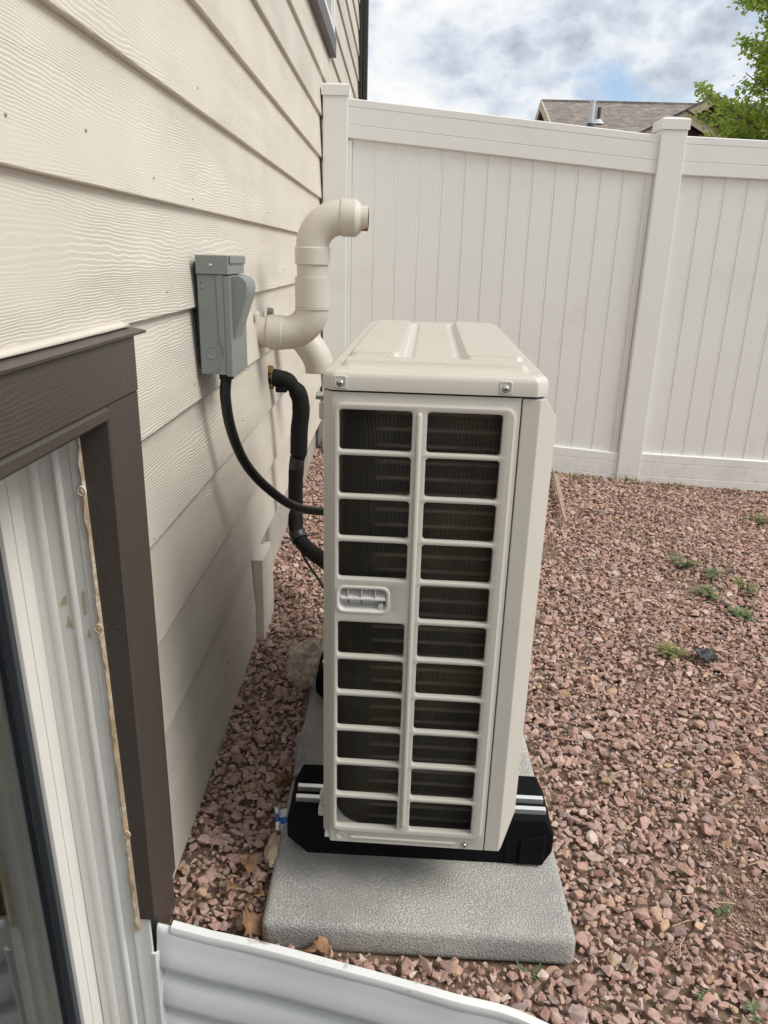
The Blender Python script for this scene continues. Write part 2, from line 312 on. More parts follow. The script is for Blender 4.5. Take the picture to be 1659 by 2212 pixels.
def obj(name, mb, m, parent=None, local=False, smooth=None, bevel=0.0, seg=2, origin=None):
    me = bpy.data.meshes.new(name); me.from_pydata(mb.v, [], mb.f)
    bm = bmesh.new(); bm.from_mesh(me); bmesh.ops.recalc_face_normals(bm, faces=bm.faces)
    if bevel:
        ed = [e for e in bm.edges if len(e.link_faces) == 2 and e.calc_face_angle(0) > R(30)]
        bmesh.ops.bevel(bm, geom=ed, offset=bevel, segments=seg, profile=0.6, affect='EDGES', clamp_overlap=True)
    bm.to_mesh(me); bm.free()
    return objm(name, me, m, parent, local, smooth, origin)
def objm(name, me, m, parent=None, local=False, smooth=None, origin=None):
    o = bpy.data.objects.new(name, me); C.objects.link(o)
    if m is not None and not me.materials: me.materials.append(M[m] if isinstance(m, str) else m)
    off = Vector((0, 0, 0))
    if origin is not None: off = Vector(origin)
    if parent is not None:
        o.parent = parent
        if not local:
            base = root_loc(parent)
            me.transform(Matrix.Translation(-base)); 
    elif origin is not None:
        me.transform(Matrix.Translation(-off)); o.location = off
    if smooth is not None:
        me.polygons.foreach_set('use_smooth', [True] * len(me.polygons))
        if smooth < 180: me.set_sharp_from_angle(angle=R(smooth))
    me.update()
    return o
def tag(o, label=None, cat=None, group=None, kind=None):
    if label: o['label'] = label
    if cat: o['category'] = cat
    if group: o['group'] = group
    if kind: o['kind'] = kind
    return o
def thing(name, label, cat, loc=(0, 0, 0), rz=0.0, group=None):
    o = bpy.data.objects.new(name, None); C.objects.link(o); o.location = loc; o.rotation_euler.z = rz; o.empty_display_size = 0.1
    return tag(o, label, cat, group)
def arc(c, r, a0, a1, n, f):
    return [f(c[0] + r * math.cos(a0 + (a1 - a0) * i / n), c[1] + r * math.sin(a0 + (a1 - a0) * i / n)) for i in range(n + 1)]
def spline(pts, k=8):
    P = [Vector(p) for p in pts]; P = [P[0] * 2 - P[1]] + P + [P[-1] * 2 - P[-2]]; outp = []
    for i in range(1, len(P) - 2):
        for j in range(k):
            t = j / k
            outp.append(0.5 * ((2 * P[i]) + (-P[i - 1] + P[i + 1]) * t + (2 * P[i - 1] - 5 * P[i] + 4 * P[i + 1] - P[i + 2]) * t * t + (-P[i - 1] + 3 * P[i] - 3 * P[i + 1] + P[i + 2]) * t ** 3))
    outp.append(P[-2]); return outp
def screw(parent, c, r, ax=1, sgn=-1, name='screw', local=True):
    """cross-head screw whose head faces sgn along axis ax"""
    mb = MB(); prof = [(1.35, 0.0), (1.35, 0.10), (1.0, 0.18), (0.98, 0.45), (0.75, 0.72), (0.4, 0.82), (0.001, 0.84)]
    rings = []
    for q, h in prof:
        ring = []
        for k in range(20):
            a = 2 * math.pi * k / 20; p = [r * q * math.cos(a), r * q * math.sin(a)]; p.insert(ax, sgn * r * h); ring.append(tuple(c[i] + p[i] for i in range(3)))
        rings.append(ring)
    mb.loft(rings); s = obj(name, mb, 'steel', parent, local=local, smooth=40)
    x = MB()
    for (w, h) in ((0.55, 0.13), (0.13, 0.55)):
        lo = [c[0], c[1], c[2]]; hi = list(lo); o2 = [i for i in range(3) if i != ax]
        lo[o2[0]] -= r * w; hi[o2[0]] += r * w; lo[o2[1]] -= r * h; hi[o2[1]] += r * h
        d = 0.845 if w > h else 0.855
        a, b = c[ax] + sgn * r * 0.6, c[ax] + sgn * r * d; lo[ax], hi[ax] = min(a, b), max(a, b)
        x.box(lo[0], hi[0], lo[1], hi[1], lo[2], hi[2])
    obj('slot', x, 'recess', s, local=local)
    return s

# ------------------------------------------------------------------ ground
def gz(x, y):
    t = min(max((y - 1) / 2.78, 0), 1.0); xx = min(max(x, -0.2), 5.0)
    return (-0.015 - 0.05 * xx) * (1 - t) + (0.14 - 0.068 * xx) * t
WELL = [(-0.02, 0.955), (0.10, 0.945), (0.35, 0.915), (0.63, 0.868), (0.84, 0.76), (0.98, 0.55), (1.03, 0.25), (1.03, -0.35), (0.9, -0.62), (0.6, -0.72), (-0.02, -0.74)]
def inpoly(x, y, poly):
    c = False; n = len(poly)
    for i in range(n):
        x1, y1 = poly[i]; x2, y2 = poly[i - 1]
        if (y1 > y) != (y2 > y) and x < (x2 - x1) * (y - y1) / (y2 - y1) + x1: c = not c
    return c
xs = [-80, -40, -20, -10, -5, -2, -1, -0.5, -0.25] + [round(-0.1 + 0.025 * i, 4) for i in range(57)] + [1.4 + 0.15 * i for i in range(18)] + [4.5, 6, 9, 15, 30, 60, 120]
ys = [-80, -40, -20, -10, -5, -2.5, -1.5, -1.0] + [round(-0.85 + 0.025 * i, 4) for i in range(82)] + [1.3 + 0.12 * i for i in range(24)] + [4.6, 6, 9, 14, 20, 40, 90, 200, 400]
mb = MB(); nx = len(xs)
for y in ys:
    for x in xs: mb.v.append((x, y, gz(x, y) - 0.012 + (0.008 * mnoise.noise((x * 3, y * 3, 0)) if abs(x) < 5 and abs(y) < 5 else 0)))
for j in range(len(ys) - 1):
    for i in range(nx - 1):
        if inpoly((xs[i] + xs[i + 1]) / 2, (ys[j] + ys[j + 1]) / 2, WELL): continue
        if xs[i + 1] <= 0.001 and xs[i] > -3 and -2 < ys[j] < 0.97: continue
        mb.f.append((j * nx + i, j * nx + i + 1, (j + 1) * nx + i + 1, (j + 1) * nx + i))
ground = tag(obj('ground', mb, 'soil', smooth=180), 'brown soil yard under the pink gravel, sloping away from the house', 'ground', kind='structure')
mb = MB().box(-0.1, 1.2, -0.9, 1.1, -1.16, -1.1)
tag(obj('window_well_floor', mb, 'soil'), 'soil floor at the bottom of the window well', 'ground', kind='structure')

# ------------------------------------------------------------------ house: siding, foundation, windows
house = thing('house', 'cream lap-sided house wall with brown-trimmed basement window along the left', 'house', (0, 3, 0))
E0 = 0.1745; Z0 = 0.127
def plank(y0, y1, z0, h=E0, m='siding', drop=0.0, name='siding_plank'):
    mb = MB(); t = 0.0125; lean = 0.0125; ov = 0.02
    poly = [(-lean - t, z0 + h + ov), (-lean - ov * lean / h, z0 + h + ov), (-0.0012, z0 + 0.0015), (-0.0022, z0), (-t, z0)]
    rings = []
    n = max(2, int((y1 - y0) / 0.4))
    for i in range(n + 1):
        y = y0 + (y1 - y0) * i / n
        wob = 0.0012 * mnoise.noise((y * 1.3, z0 * 9.0, 3.0))
        rings.append([(p[0], y, p[1] + wob) for p in poly])
    mb.loft(rings)
    o = obj(name, mb, m, house); return o
YE = 6.66
JOINTS = {11: 3.52, 9: 3.46, 13: 3.40, 15: 2.6, 17: 4.9, 5: 3.3, 7: 5.1, 3: 4.6}
for k in range(0, 20):
    z0 = Z0 + E0 * k
    if k == 0:
        plank(1.037, 1.93, z0); continue
    a = 1.0372 if z0 < 0.99 else -1.6
    spans = [(a, YE)]
    if k in JOINTS: spans = [(a, JOINTS[k] - 0.0012), (JOINTS[k] + 0.0012, YE)]
    if k == 11:      # second-storey window interrupts the courses above
        pass
    if z0 + E0 > 2.08:
        if z0 < 2.02: pass
    for s0, s1 in spans:
        if z0 > 2.0:
            if s0 < 3.02: plank(s0, min(s1, 3.02), z0)
            if s1 > 4.262: plank(max(s0, 4.262), s1, z0)
        else: plank(s0, s1, z0)
# skirt board and end board of the lower section
mb = MB().box(-0.0165, -0.0028, 1.037, 1.93, -0.005, 0.150); obj('skirt_board', mb, 'siding_smooth', house, bevel=0.002, seg=1)
mb = MB().prism([(1.935, -0.045), (2.075, -0.075), (2.105, -0.03), (2.105, 0.262), (2.06, 0.285), (1.935, 0.285)], -0.012, 0.020, 0); obj('end_board', mb, 'siding_smooth', house, bevel=0.002, seg=1)
mb = MB().prism([(2.106, -0.02), (2.17, -0.02), (2.17, 0.25), (2.106, 0.262)], -0.014, 0.003, 0); obj('backing_board', mb, 'siding_smooth', house, bevel=0.001, seg=1)
mb = MB().box(-0.24, -0.034, 0.95, YE, -0.9, 0.300); obj('foundation', mb, 'foundation', house)
mb = MB().box(-0.24, -0.034, -1.6, 0.9414, 1.0, 3.75).box(-0.24, -0.034, 0.9415, 3.05, 0.301, 3.75).box(-0.24, -0.034, 3.051, 4.24, 0.301, 2.12).box(-0.24, -0.034, 4.241, YE, 0.301, 3.75).box(-0.24, -0.034, 3.051, 4.24, 3.3, 3.75)
obj('wall', mb, 'nb_trim', house)
mb = MB().box(-0.24, 0.022, YE, YE + 0.13, 0.1, 3.8); obj('corner_trim', mb, 'downspout', house, bevel=0.003, seg=1)
mb = MB().box(0.022, 0.062, YE + 0.02, YE + 0.11, 0.15, 3.8); obj('downspout', mb, 'downspout', house, bevel=0.006)
# nail dimples: small plugs of filler
for (y, z) in ((1.00, 1.235), (1.25, 1.205), (1.47, 1.19), (1.55, 1.385), (0.80, 1.22), (1.28, 1.035), (1.98, 1.03), (1.75, 1.055), (1.42, 0.86), (1.25, 0.30), (1.58, 0.165), (1.12, 0.66), (2.3, 1.21), (1.85, 0.70), (2.6, 1.05)):
    xx = -0.0085 * (((z - Z0) % E0) / E0) - 0.0006
    mb = MB().tube([(xx - 0.002, y, z), (xx + 0.0005, y, z)], [0.0022, 0.0018], 8); obj('nail_head', mb, 'foundation', house)

# basement window: trim, liner, frame, glass
jx = 0.020
mb = MB()
rings = []
for z in [0.072 + 0.8410 * i / 24 for i in range(25)]:
    w = 0.0012 * mnoise.noise((z * 14, 0, 1)); sh = 0.018 * (0.864 - z) / 0.766
    rings.append([(jx, 1.037 + w, z), (jx, 0.9300, z), (jx - 0.003, 0.9275, z), (-0.022 + sh * 0.8, 0.9285 + 0.5 * w, z), (-0.022 + sh * 0.8, 1.037 + w, z)])
mb.loft(rings)
win = obj('window', mb, 'brown_v', house)
mb = MB().box(-0.03, 0.004, 0.9405, 0.9515, -1.1, 0.07); obj('gap_shade_strip', mb, 'gasket_shade', win)  # added dark strip: paints the shade in the gap between liner and well
mb = MB().box(-0.015, jx - 0.005, 0.952, 1.0365, -0.06, 0.0715); obj('jamb_base', mb, 'brown_v', win, bevel=0.002, seg=1)
tag(win, 'basement window with dark brown trim and white ribbed liner')
mb = MB().box(-0.03, jx + 0.0012, -0.6, 1.0390, 0.9135, 0.9895); obj('head_trim', mb, 'brown', win, bevel=0.002, seg=1)
mb = MB().prism([(-0.03, 0.8945), (jx - 0.002, 0.8935), (jx + 0.001, 0.897), (jx + 0.001, 0.908), (jx - 0.003, 0.9130), (-0.03, 0.9130)], -0.6, 0.9268, 1); obj('head_strip', mb, 'brown', win)
mb = MB()
rings = []
for i in range(40):
    y = -0.6 + (1.073 + 0.6) * i / 39; w = 0.0012 * mnoise.noise((y * 9, 3, 1))
    rings.append([(-0.01, y, 0.9895), (0.0265, y, 0.9898), (0.027, y, 0.9935 + w), (-0.008, y, 0.9995 + w)])
mb.loft(rings); obj('drip_cap', mb, 'brown', win)
# caulk bead above the drip cap
mb = MB(); rings = []
for i in range(90):
    y = -0.6 + 1.66 * i / 89; w = 0.0022 * mnoise.noise((y * 16, 5, 1)); rings.append([(-0.004, y, 0.9975), (0.010 + w, y, 0.9992), (0.007 + w, y, 1.003 + w), (-0.004, y, 1.008)])
mb.loft(rings); obj('caulk_bead', mb, 'siding_smooth', win, smooth=180)
def shx(z): return 0.022 * (0.85 - z) / 1.0
# liner: ribbed sheet along the reveal, profile (x, y)
LP = [(-0.112, 0.9330), (-0.098, 0.9330), (-0.0955, 0.9290), (-0.0910, 0.9275), (-0.0865, 0.9290), (-0.084, 0.9330), (-0.0645, 0.9330), (-0.0620, 0.9270), (-0.0590, 0.9255), (-0.0560, 0.9270), (-0.0535, 0.9330),
        (-0.0405, 0.9330), (-0.0385, 0.9300), (-0.0360, 0.9295), (-0.0335, 0.9310), (-0.0280, 0.9325), (-0.0180, 0.9325), (-0.012, 0.9325), (-0.012, 0.9400), (-0.112, 0.9400)]
prof = [(a, 0.9330 + (b - 0.9330) * 0.65 if b < 0.935 else b) for a, b in LP]
mb = MB(); rings = []
for z in (-1.1, -0.6, -0.3, -0.1, 0.1, 0.3, 0.5, 0.7, 0.892): rings.append([(p[0] + shx(z), p[1] + 0.0008 * mnoise.noise((z * 5, p[0] * 40, 0)), z) for p in prof])
mb.loft(rings); obj('jamb_liner', mb, 'liner', win, smooth=35)
mb = MB(); rings = []      # sealant bead between trim and liner
for i in range(220):
    z = 0.05 + 0.842 * i / 219; s = 0.016 * (0.864 - z) / 0.766; a = 0.0022 * mnoise.noise((z * 40, 0, 0)); b = 0.0034 * mnoise.noise((z * 30, 4, 0)); wdt = 0.0055 + 0.006 * (1 - z) + 0.003 * mnoise.noise((z * 11, 7, 0)) + 0.0015 * mnoise.noise((z * 60, 2, 0))
    x1 = -0.0205 + s * 0.85; rings.append([(x1, 0.9335, z), (x1 - 0.0005, 0.9262, z), (x1 - wdt * 0.5 + a, 0.9245 + a * 0.5, z), (x1 - wdt + b, 0.9285, z), (x1 - wdt + b, 0.9335, z)])
mb.loft(rings); obj('sealant_bead', mb, 'foam', win, smooth=50)
for (x, z) in ((-0.024, 0.800), (-0.021, 0.600), (-0.012, 0.245)):
    mb = MB(); rings = []
    for q, h in ((0.0075, 0), (0.0075, 0.0015), (0.006, 0.0025), (0.005, 0.0012), (0.003, 0.0022), (0.0005, 0.0026)):
        rings.append([(x + q * 0.8 * math.cos(k * math.pi / 8), 0.9255 - h, z + q * math.sin(k * math.pi / 8)) for k in range(16)])
    mb.loft(rings); obj('liner_screw', mb, 'foam', win, smooth=60)
mb = MB(); rings = []      # glue smears left on the liner
def smear(cx, cz, pts):
    f = MB(); s = shx(cz)
    ring = [(cx + s + px, 0.9322, cz + pz) for px, pz in pts]; back = [(p[0], 0.9332, p[2]) for p in ring]
    f.loft([back, ring]); obj('glue_smear', f, 'foam', win)
smear(-0.0745, 0.630, [(0, 0.012), (0.004, 0.016), (0.0045, 0.002), (-0.004, -0.003), (-0.006, 0.001)])
smear(-0.0725, 0.603, [(0.001, 0.011), (0.0035, 0.004), (0.006, -0.009), (-0.003, -0.007)])
smear(-0.0455, 0.628, [(-0.002, 0.024), (0.0015, 0.030), (0.002, 0.0), (0.001, -0.012), (-0.0025, -0.010), (-0.003, 0.004)])
smear(-0.045, 0.588, [(0, 0.008), (0.002, 0.003), (0.0015, -0.008), (-0.0025, -0.006)])
# window frame behind the liner: sheared the same way
def fr(name, m, x0, x1, y0, y1, za=-1.1, zb=0.893):
    mb = MB(); rings = []
    for z in (za, -0.3, 0.3, zb): rings.append([(x0 + shx(z) * 0.9, y0, z), (x1 + shx(z) * 0.9, y0, z), (x1 + shx(z) * 0.9, y1, z), (x0 + shx(z) * 0.9, y1, z)])
    mb.loft(rings); return obj(name, mb, m, win, bevel=0.0015, seg=2)
fr('frame_stile', 'vinyl_window', -0.150, -0.1115, 0.906, 0.9395)
fr('sash_stile', 'vinyl_window', -0.150, -0.1128, 0.879, 0.9053)
fr('gasket_strip', 'gasket_shade', -0.152, -0.1185, 0.866, 0.8785)
mb = MB(); mb.loft([[(-0.134 + shx(z) * 0.9, -0.6, z), (-0.130 + shx(z) * 0.9, -0.6, z), (-0.130 + shx(z) * 0.9, 0.8657, z), (-0.134 + shx(z) * 0.9, 0.8657, z)] for z in (-1.1, 0.893)]); obj('pane', mb, 'glass', win)
mb = MB().box(-0.20, -0.113, -0.6, 0.9395, 0.8965, 0.93); obj('head_frame', mb, 'vinyl_window', win)
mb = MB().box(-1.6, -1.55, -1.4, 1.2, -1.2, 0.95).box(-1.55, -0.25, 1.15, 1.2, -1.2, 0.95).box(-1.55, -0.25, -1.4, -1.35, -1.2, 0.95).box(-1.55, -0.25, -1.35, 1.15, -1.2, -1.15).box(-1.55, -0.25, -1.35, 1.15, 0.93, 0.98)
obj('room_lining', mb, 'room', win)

# second-storey window
w2 = MB().box(-0.015, 0.022, 3.0, 4.272, 2.032, 2.115)
w2 = obj('window', w2, 'grey_trim', house, bevel=0.002, seg=1); tag(w2, 'upper window with white vinyl frame and grey sill board')
mb = MB().box(-0.06, 0.016, 3.02, 4.262, 2.1152, 2.152); obj('bottom_frame', mb, 'vinyl', w2, bevel=0.003)
mb = MB().box(-0.06, 0.016, 4.222, 4.262, 2.1525, 3.3); obj('side_frame', mb, 'vinyl', w2, bevel=0.003)
mb = MB().box(-0.06, 0.004, 4.20, 4.2215, 2.1525, 3.3); obj('sash_stile', mb, 'vinyl', w2, bevel=0.002)
mb = MB().box(-0.06, 0.004, 3.02, 4.1995, 2.1525, 2.178); obj('sash_rail', mb, 'vinyl', w2, bevel=0.002)
mb = MB().box(-0.03, -0.026, 3.02, 4.1995, 2.1785, 3.3); obj('pane', mb, 'gasket_shade', w2)

# ------------------------------------------------------------------ white vinyl privacy fence
fence = thing('fence', 'white vinyl privacy fence with tongue-and-groove boards behind the heat pump', 'fence', (1.5, 3.8, 0))
FY = 3.78
def post(x0, x1, zt, zb):
    mb = MB().box(x0, x1, FY - 0.008, FY + 0.118, zb, zt - 0.045); p = obj('post', mb, 'vinyl', fence, bevel=0.006)
    c = MB(); a = 0.005
    def q(d, z): return [(x0 - a + d, FY - 0.013 + d, z), (x1 + a - d, FY - 0.013 + d, z), (x1 + a - d, FY + 0.123 - d, z), (x0 - a + d, FY + 0.123 - d, z)]
    c.loft([q(0, zt - 0.047), q(0, zt - 0.006), q(0.006, zt), q(0.055, zt + 0.012)])
    obj('cap', c, 'vinyl', p)
post(0.0035, 0.119, 1.825, -0.4); post(1.533, 1.652, 1.722, -0.4); post(3.165, 3.285, 1.69, -0.5)
def rail(x0, x1, zt0, zt1, h, top=True):
    f = FY + 0.004; g1, g2 = (0.033, 0.105) if top else (0.045, 0.118)
    prof = [(f + 0.004, 0), (f, -0.004), (f, -g1 + 0.002), (f + 0.003, -g1), (f + 0.0005, -g1 - 0.003), (f + 0.0005, -g2 + 0.002), (f + 0.0035, -g2), (f, -g2 - 0.003), (f, -h + 0.004), (f + 0.004, -h), (f + 0.055, -h), (f + 0.055, 0)]
    mb = MB(); mb.loft([[(x0, p[0], zt0 + p[1]) for p in prof], [(x1, p[0], zt1 + p[1]) for p in prof]])
    return obj('top_rail' if top else 'bottom_rail', mb, 'vinyl', fence)
def section(x0, x1, t0, t1, b0, b1, bx, pitch):
    rail(x0, x1, t0, t1, 0.163); rail(x0, x1, b0, b1, 0.163, False)
    x = bx; s = lambda a, b, x: a + (b - a) * (x - x0) / (x1 - x0)
    first = True
    while x < x1 - 0.004:
        xe = min(x + pitch, x1 - 0.002); f = FY + 0.022
        prof = [(x + 0.0006, f + 0.016), (x + 0.0003, f + 0.003), (x + 0.0045, f), (xe - 0.0125, f), (xe - 0.0105, f + 0.0020), (xe - 0.0075, f + 0.0005), (xe - 0.0035, f + 0.0005), (xe - 0.0003, f + 0.003), (xe - 0.0006, f + 0.016)]
        mb = MB(); mb.loft([[(p[0], p[1], s(b0, b1, p[0]) - 0.02) for p in prof], [(p[0], p[1], s(t0, t1, p[0]) - 0.150) for p in prof]])
        obj('board', mb, 'vinyl', fence); x += pitch
section(0.1195, 1.5325, 1.7705, 1.653, 0.283, 0.172, 0.137, 0.1047)
section(1.6525, 3.1645, 1.652, 1.612, 0.175, 0.122, 1.655, 0.1047)
mb = MB().box(0.1195, 0.1365, FY + 0.012, FY + 0.05, 0.25, 1.600); obj('edge_channel', mb, 'vinyl', fence, bevel=0.002)

# ------------------------------------------------------------------ concrete pad
PZ = lambda x: 0.018 - 0.02 * (x - 0.2)
mb = MB(); mb.box(0.180, 0.722, 0.978, 2.08, -0.062, 0.0)
pad = obj('concrete_pad', mb, 'pad', origin=(0.45, 1.5, -0.062), bevel=0.016, seg=4, smooth=50)
for v in pad.data.vertices:
    x, y = v.co.x + 0.45, v.co.y + 1.5; v.co.z += PZ(x); v.co.x += 0.004 * mnoise.noise((y * 4, v.co.z * 9, 0)); v.co.y += 0.003 * mnoise.noise((x * 7, v.co.z * 9, 2))
tag(pad, 'grey pebble-textured concrete pad under the heat pump', 'pad')

# ------------------------------------------------------------------ rubber feet with aluminium rails
def foot(y0, label):
    t = thing('rubber_foot', label, 'support block', (0.45, y0 + 0.06, PZ(0.45)), group='black rubber feet under the heat pump')
    rings = []
    sil = [(0.238, 0.0), (0.201, 0.034), (0.201, 0.070), (0.214, 0.097), (0.216, 0.103), (0.690, 0.103), (0.692, 0.097), (0.705, 0.070), (0.705, 0.030), (0.690, 0.0)]
    mb = MB()
    def ring(y, d): 
        out_ = []
        for x, z in sil:
            cx, cz = 0.453, 0.05; out_.append((x + (cx - x) * d, y, PZ(x) + z + (0 if z < 0.005 else -0.0)))
        return out_
    mb.loft([ring(y0, 0.012), ring(y0 + 0.006, 0.0), ring(y0 + 0.124, 0.0), ring(y0 + 0.13, 0.012)])
    obj('block', mb, 'rubber', t, bevel=0.003, seg=2)
    mb = MB()
    for a, b in ((0.612, 0.640), (0.640, 0.690)):      # moulded steps on the outer end
        h = 0.060 if a < 0.63 else 0.074
        mb.prism([(a, PZ(a) + 0.004), (b - 0.001, PZ(a) + 0.004), (b - 0.001, PZ(a) + h), (a, PZ(a) + h * 0.8)], y0 - 0.006 if a > 0.63 else y0 - 0.003, y0 + 0.02, 1)
    obj('end_step', mb, 'rubber', t, bevel=0.003, seg=1)
    z = 0.103
    mb = MB()
    prof = [(y0 + 0.018, z - 0.004), (y0 + 0.018, z + 0.010), (y0 + 0.028, z + 0.010), (y0 + 0.028, z - 0.003), (y0 + 0.048, z - 0.003), (y0 + 0.048, z + 0.010), (y0 + 0.058, z + 0.010), (y0 + 0.058, z - 0.004)]
    mb.loft([[(0.2165, p[0], PZ(0.2165) + p[1]) for p in prof], [(0.6885, p[0], PZ(0.6885) + p[1]) for p in prof]])
    obj('rail', mb, 'alu', t)
foot(1.142, 'black rubber foot with aluminium rail under the near end of the heat pump')
foot(1.640, 'black rubber foot with aluminium rail under the far end of the heat pump')

# ------------------------------------------------------------------ heat pump outdoor unit (local coords: u across, v into depth, z up)
UL, UWD, ZB, ZT = 0.865, 0.320, 0.126, 0.917
RZ = R(-2.1)
ux, uy = 0.2765, 1.0590
unit = thing('heat_pump', 'beige heat pump outdoor unit with gridded side panel standing on rubber feet', 'heat pump', (ux, uy, 0), RZ)
def rrect(u0, u1, z0, z1, r, k=4):
    pts = []
    for (cu, cz, a0) in ((u1 - r, z0 + r, -90), (u1 - r, z1 - r, 0), (u0 + r, z1 - r, 90), (u0 + r, z0 + r, 180)):
        for i in range(k + 1):
            a = R(a0 + 90 * i / k); pts.append((cu + r * math.cos(a), cz + r * math.sin(a)))
    return pts
def outer_for(u0, u1, z0, z1, hole, k=4):
    pts = []; cs = ((u1, z0), (u1, z1), (u0, z1), (u0, z0))
    for c in range(4):
        for i in range(k + 1):
            hu, hz = hole[c * (k + 1) + i]; cu, cz = cs[c]
            t = i / k
            if c in (0, 2): p = (hu + (cu - hu) * min(1, 2 * t), cz) if t <= 0.5 else (cu, cz + (hz - cz) * (2 * t - 1))
            else: p = (cu, hz + (cz - hz) * min(1, 2 * t)) if t <= 0.5 else (cu + (hu - cu) * (2 * t - 1), cz)
            pts.append(p)
    return pts
def cell(mb, u0, u1, z0, z1, h, yf, depth=0.010, r=0.0055, k=4):
    H1 = rrect(h[0] - 0.0022, h[1] + 0.0022, h[2] - 0.0022, h[3] + 0.0022, r + 0.002, k); H2 = rrect(h[0] - 0.0006, h[1] + 0.0006, h[2] - 0.0006, h[3] + 0.0006, r, k); H3 = rrect(*h, r - 0.0006, k)
    O = outer_for(u0, u1, z0, z1, H1, k)
    P = lambda L, y: [(a, y, b) for a, b in L]
    mb.loft([P(O, yf), P(H1, yf), P(H2, yf + 0.0008), P(H3, yf + 0.0025), P(H3, yf + depth)], caps=False)
side = MB()
RF = -0.003                                   # raised field plane
A0, A1, B0, B1 = 0.0165, 0.2775, 0.1475, 0.9045
# flange around the raised field
O = [(0.0150, ZB), (0.2815, ZB), (0.2815, ZT), (0.0150, ZT)]
P = lambda L, y: [(a, y, b) for a, b in L]
K = 6
I1 = rrect(A0 - 0.0, A1, B0, B1, 0.016, K); 
def sq(L, g): 
    return outer_for(0.0150, 0.2815, ZB, ZT, L, K)
I2 = rrect(A0 + 0.0030, A1 - 0.0045, B0 + 0.0045, B1 - 0.0045, 0.013, K)
side.loft([P(sq(I1, 0), 0.0), P(I1, 0.0), P(rrect(A0 + 0.001, A1 - 0.0015, B0 + 0.0015, B1 - 0.0015, 0.0155, K), -0.0010), P(I2, RF)], caps=False)
# field border to straight cell block
c0, c1, d0, d1 = 0.0255 - 0.004, 0.2575 + 0.010, 0.155, 0.899
I2b = outer_for(c0, c1, d0, d1, I2, K)        # same count
side.loft([P(I2, RF), P([(min(max(a, c0), c1), min(max(b, d0), d1)) for a, b in I2], RF)], caps=False)
PT = 0.0672; um = 0.1395
LC, RC = (0.0245, 0.1295), (0.1510, 0.2575)
for k in range(11):
    zt = 0.8925 - PT * k; zb = zt - 0.0600
    zc1 = d1 if k == 0 else zt + 0.0036; zc0 = d0 if k == 10 else zb - 0.0036
    cell(side, um, c1, zc0, zc1, (RC[0], RC[1], zb, zt), RF)
    if k == 4: HZ = (0.5785, 0.6135); cell(side, c0, um, zc0, zc1, (0.0275, 0.1000, HZ[0], HZ[1]), RF, 0.006, 0.008)
    else: cell(side, c0, um, zc0, zc1, (LC[0], LC[1], zb, zt), RF)
# back-side chamfer and return
side.loft([[(0.0150, 0, ZB), (0.0150, 0, ZT)], [(0.0, 0.0165, ZB + 0.012), (0.0, 0.0165, ZT)], [(0.0, 0.06, ZB + 0.012), (0.0, 0.06, ZT)]], caps=False, closed=False)
side.f.append((len(side.v) - 6, len(side.v) - 4, len(side.v) - 6)) if False else None
panel = obj('side_panel', side, 'cabinet', unit, local=True, smooth=38)
mb = MB()
rb = [(um - 0.0048, RF + 0.001), (um - 0.0035, RF - 0.0018), (um - 0.0015, RF - 0.0030), (um + 0.0015, RF - 0.0030), (um + 0.0035, RF - 0.0018), (um + 0.0048, RF + 0.001)]
mb.loft([[(um + (p[0] - um) * s, RF + (p[1] - RF) * s2, z) for p in rb] for z, s, s2 in ((0.166, 0.2, 0.0), (0.168, 0.7, 0.6), (0.172, 1, 1), (0.886, 1, 1), (0.890, 0.7, 0.6), (0.892, 0.2, 0.0))])
obj('centre_rib', mb, 'cabinet', panel, local=True, smooth=60)
mb = MB(); rb = [(0.0, 0.1365 + d) for d in (0,)]
mb.loft([[(u, y, 0.1365 + dz) for y, dz in ((0.001, -0.0035), (-0.0018, -0.0015), (-0.0018, 0.0015), (0.001, 0.0035))] for u in (0.050, 0.232)]); obj('bottom_bead', mb, 'cabinet', panel, local=True, smooth=60)
mb = MB(); mb.loft([[(0.032 + r * math.cos(k * math.pi / 10), y, 0.1385 + r * math.sin(k * math.pi / 10)) for k in range(20)] for r, y in ((0.0075, 0.001), (0.0070, -0.0010), (0.0062, -0.0008), (0.0055, -0.0002), (0.001, -0.0001))]); obj('knockout_plug', mb, 'cabinet', panel, local=True, smooth=60)
screw(panel, (0.2485, -0.0002, 0.1345), 0.0046)
# carrying handle: rim, cup, lip with ribs
mb = MB()
hz0, hz1 = 0.5785, 0.6135
Q = lambda e, y, r: P(rrect(0.0275 - e, 0.1000 + e, hz0 - e, hz1 + e, r, 5), y)
mb.loft([Q(0.0055, RF + 0.0002, 0.012), Q(0.0050, RF - 0.0016, 0.012), Q(0.0025, RF - 0.0022, 0.010), Q(0.0010, RF - 0.0012, 0.009), Q(-0.0010, RF + 0.002, 0.008), Q(-0.0020, RF + 0.020, 0.007)], caps=False)
o = len(mb.v); n = 24; mb.f.append(tuple(o - n + i for i in range(n)))
hd = obj('handle', mb, 'handle', panel, local=True, smooth=50)
mb = MB(); mb.loft([[(u, y, z) for y, z in ((RF + 0.018, 0.6050), (RF + 0.001, 0.6000), (RF - 0.0015, 0.5985), (RF - 0.0015, 0.5960), (RF + 0.002, 0.5945), (RF + 0.018, 0.5990))] for u in (0.0290, 0.0985)])
obj('lip', mb, 'handle', hd, local=True, smooth=40)
for u in (0.0400, 0.0610, 0.0825):
    mb = MB().box(u, u + 0.0012, RF - 0.0008, RF + 0.018, 0.5995, 0.6125); obj('rib', mb, 'handle', hd, local=True)
for u in (0.0395, 0.0600):
    mb = MB().box(u, u + 0.0010, RF + 0.0175, RF + 0.0197, 0.5800, 0.5935); obj('groove', mb, 'recess', hd, local=True)
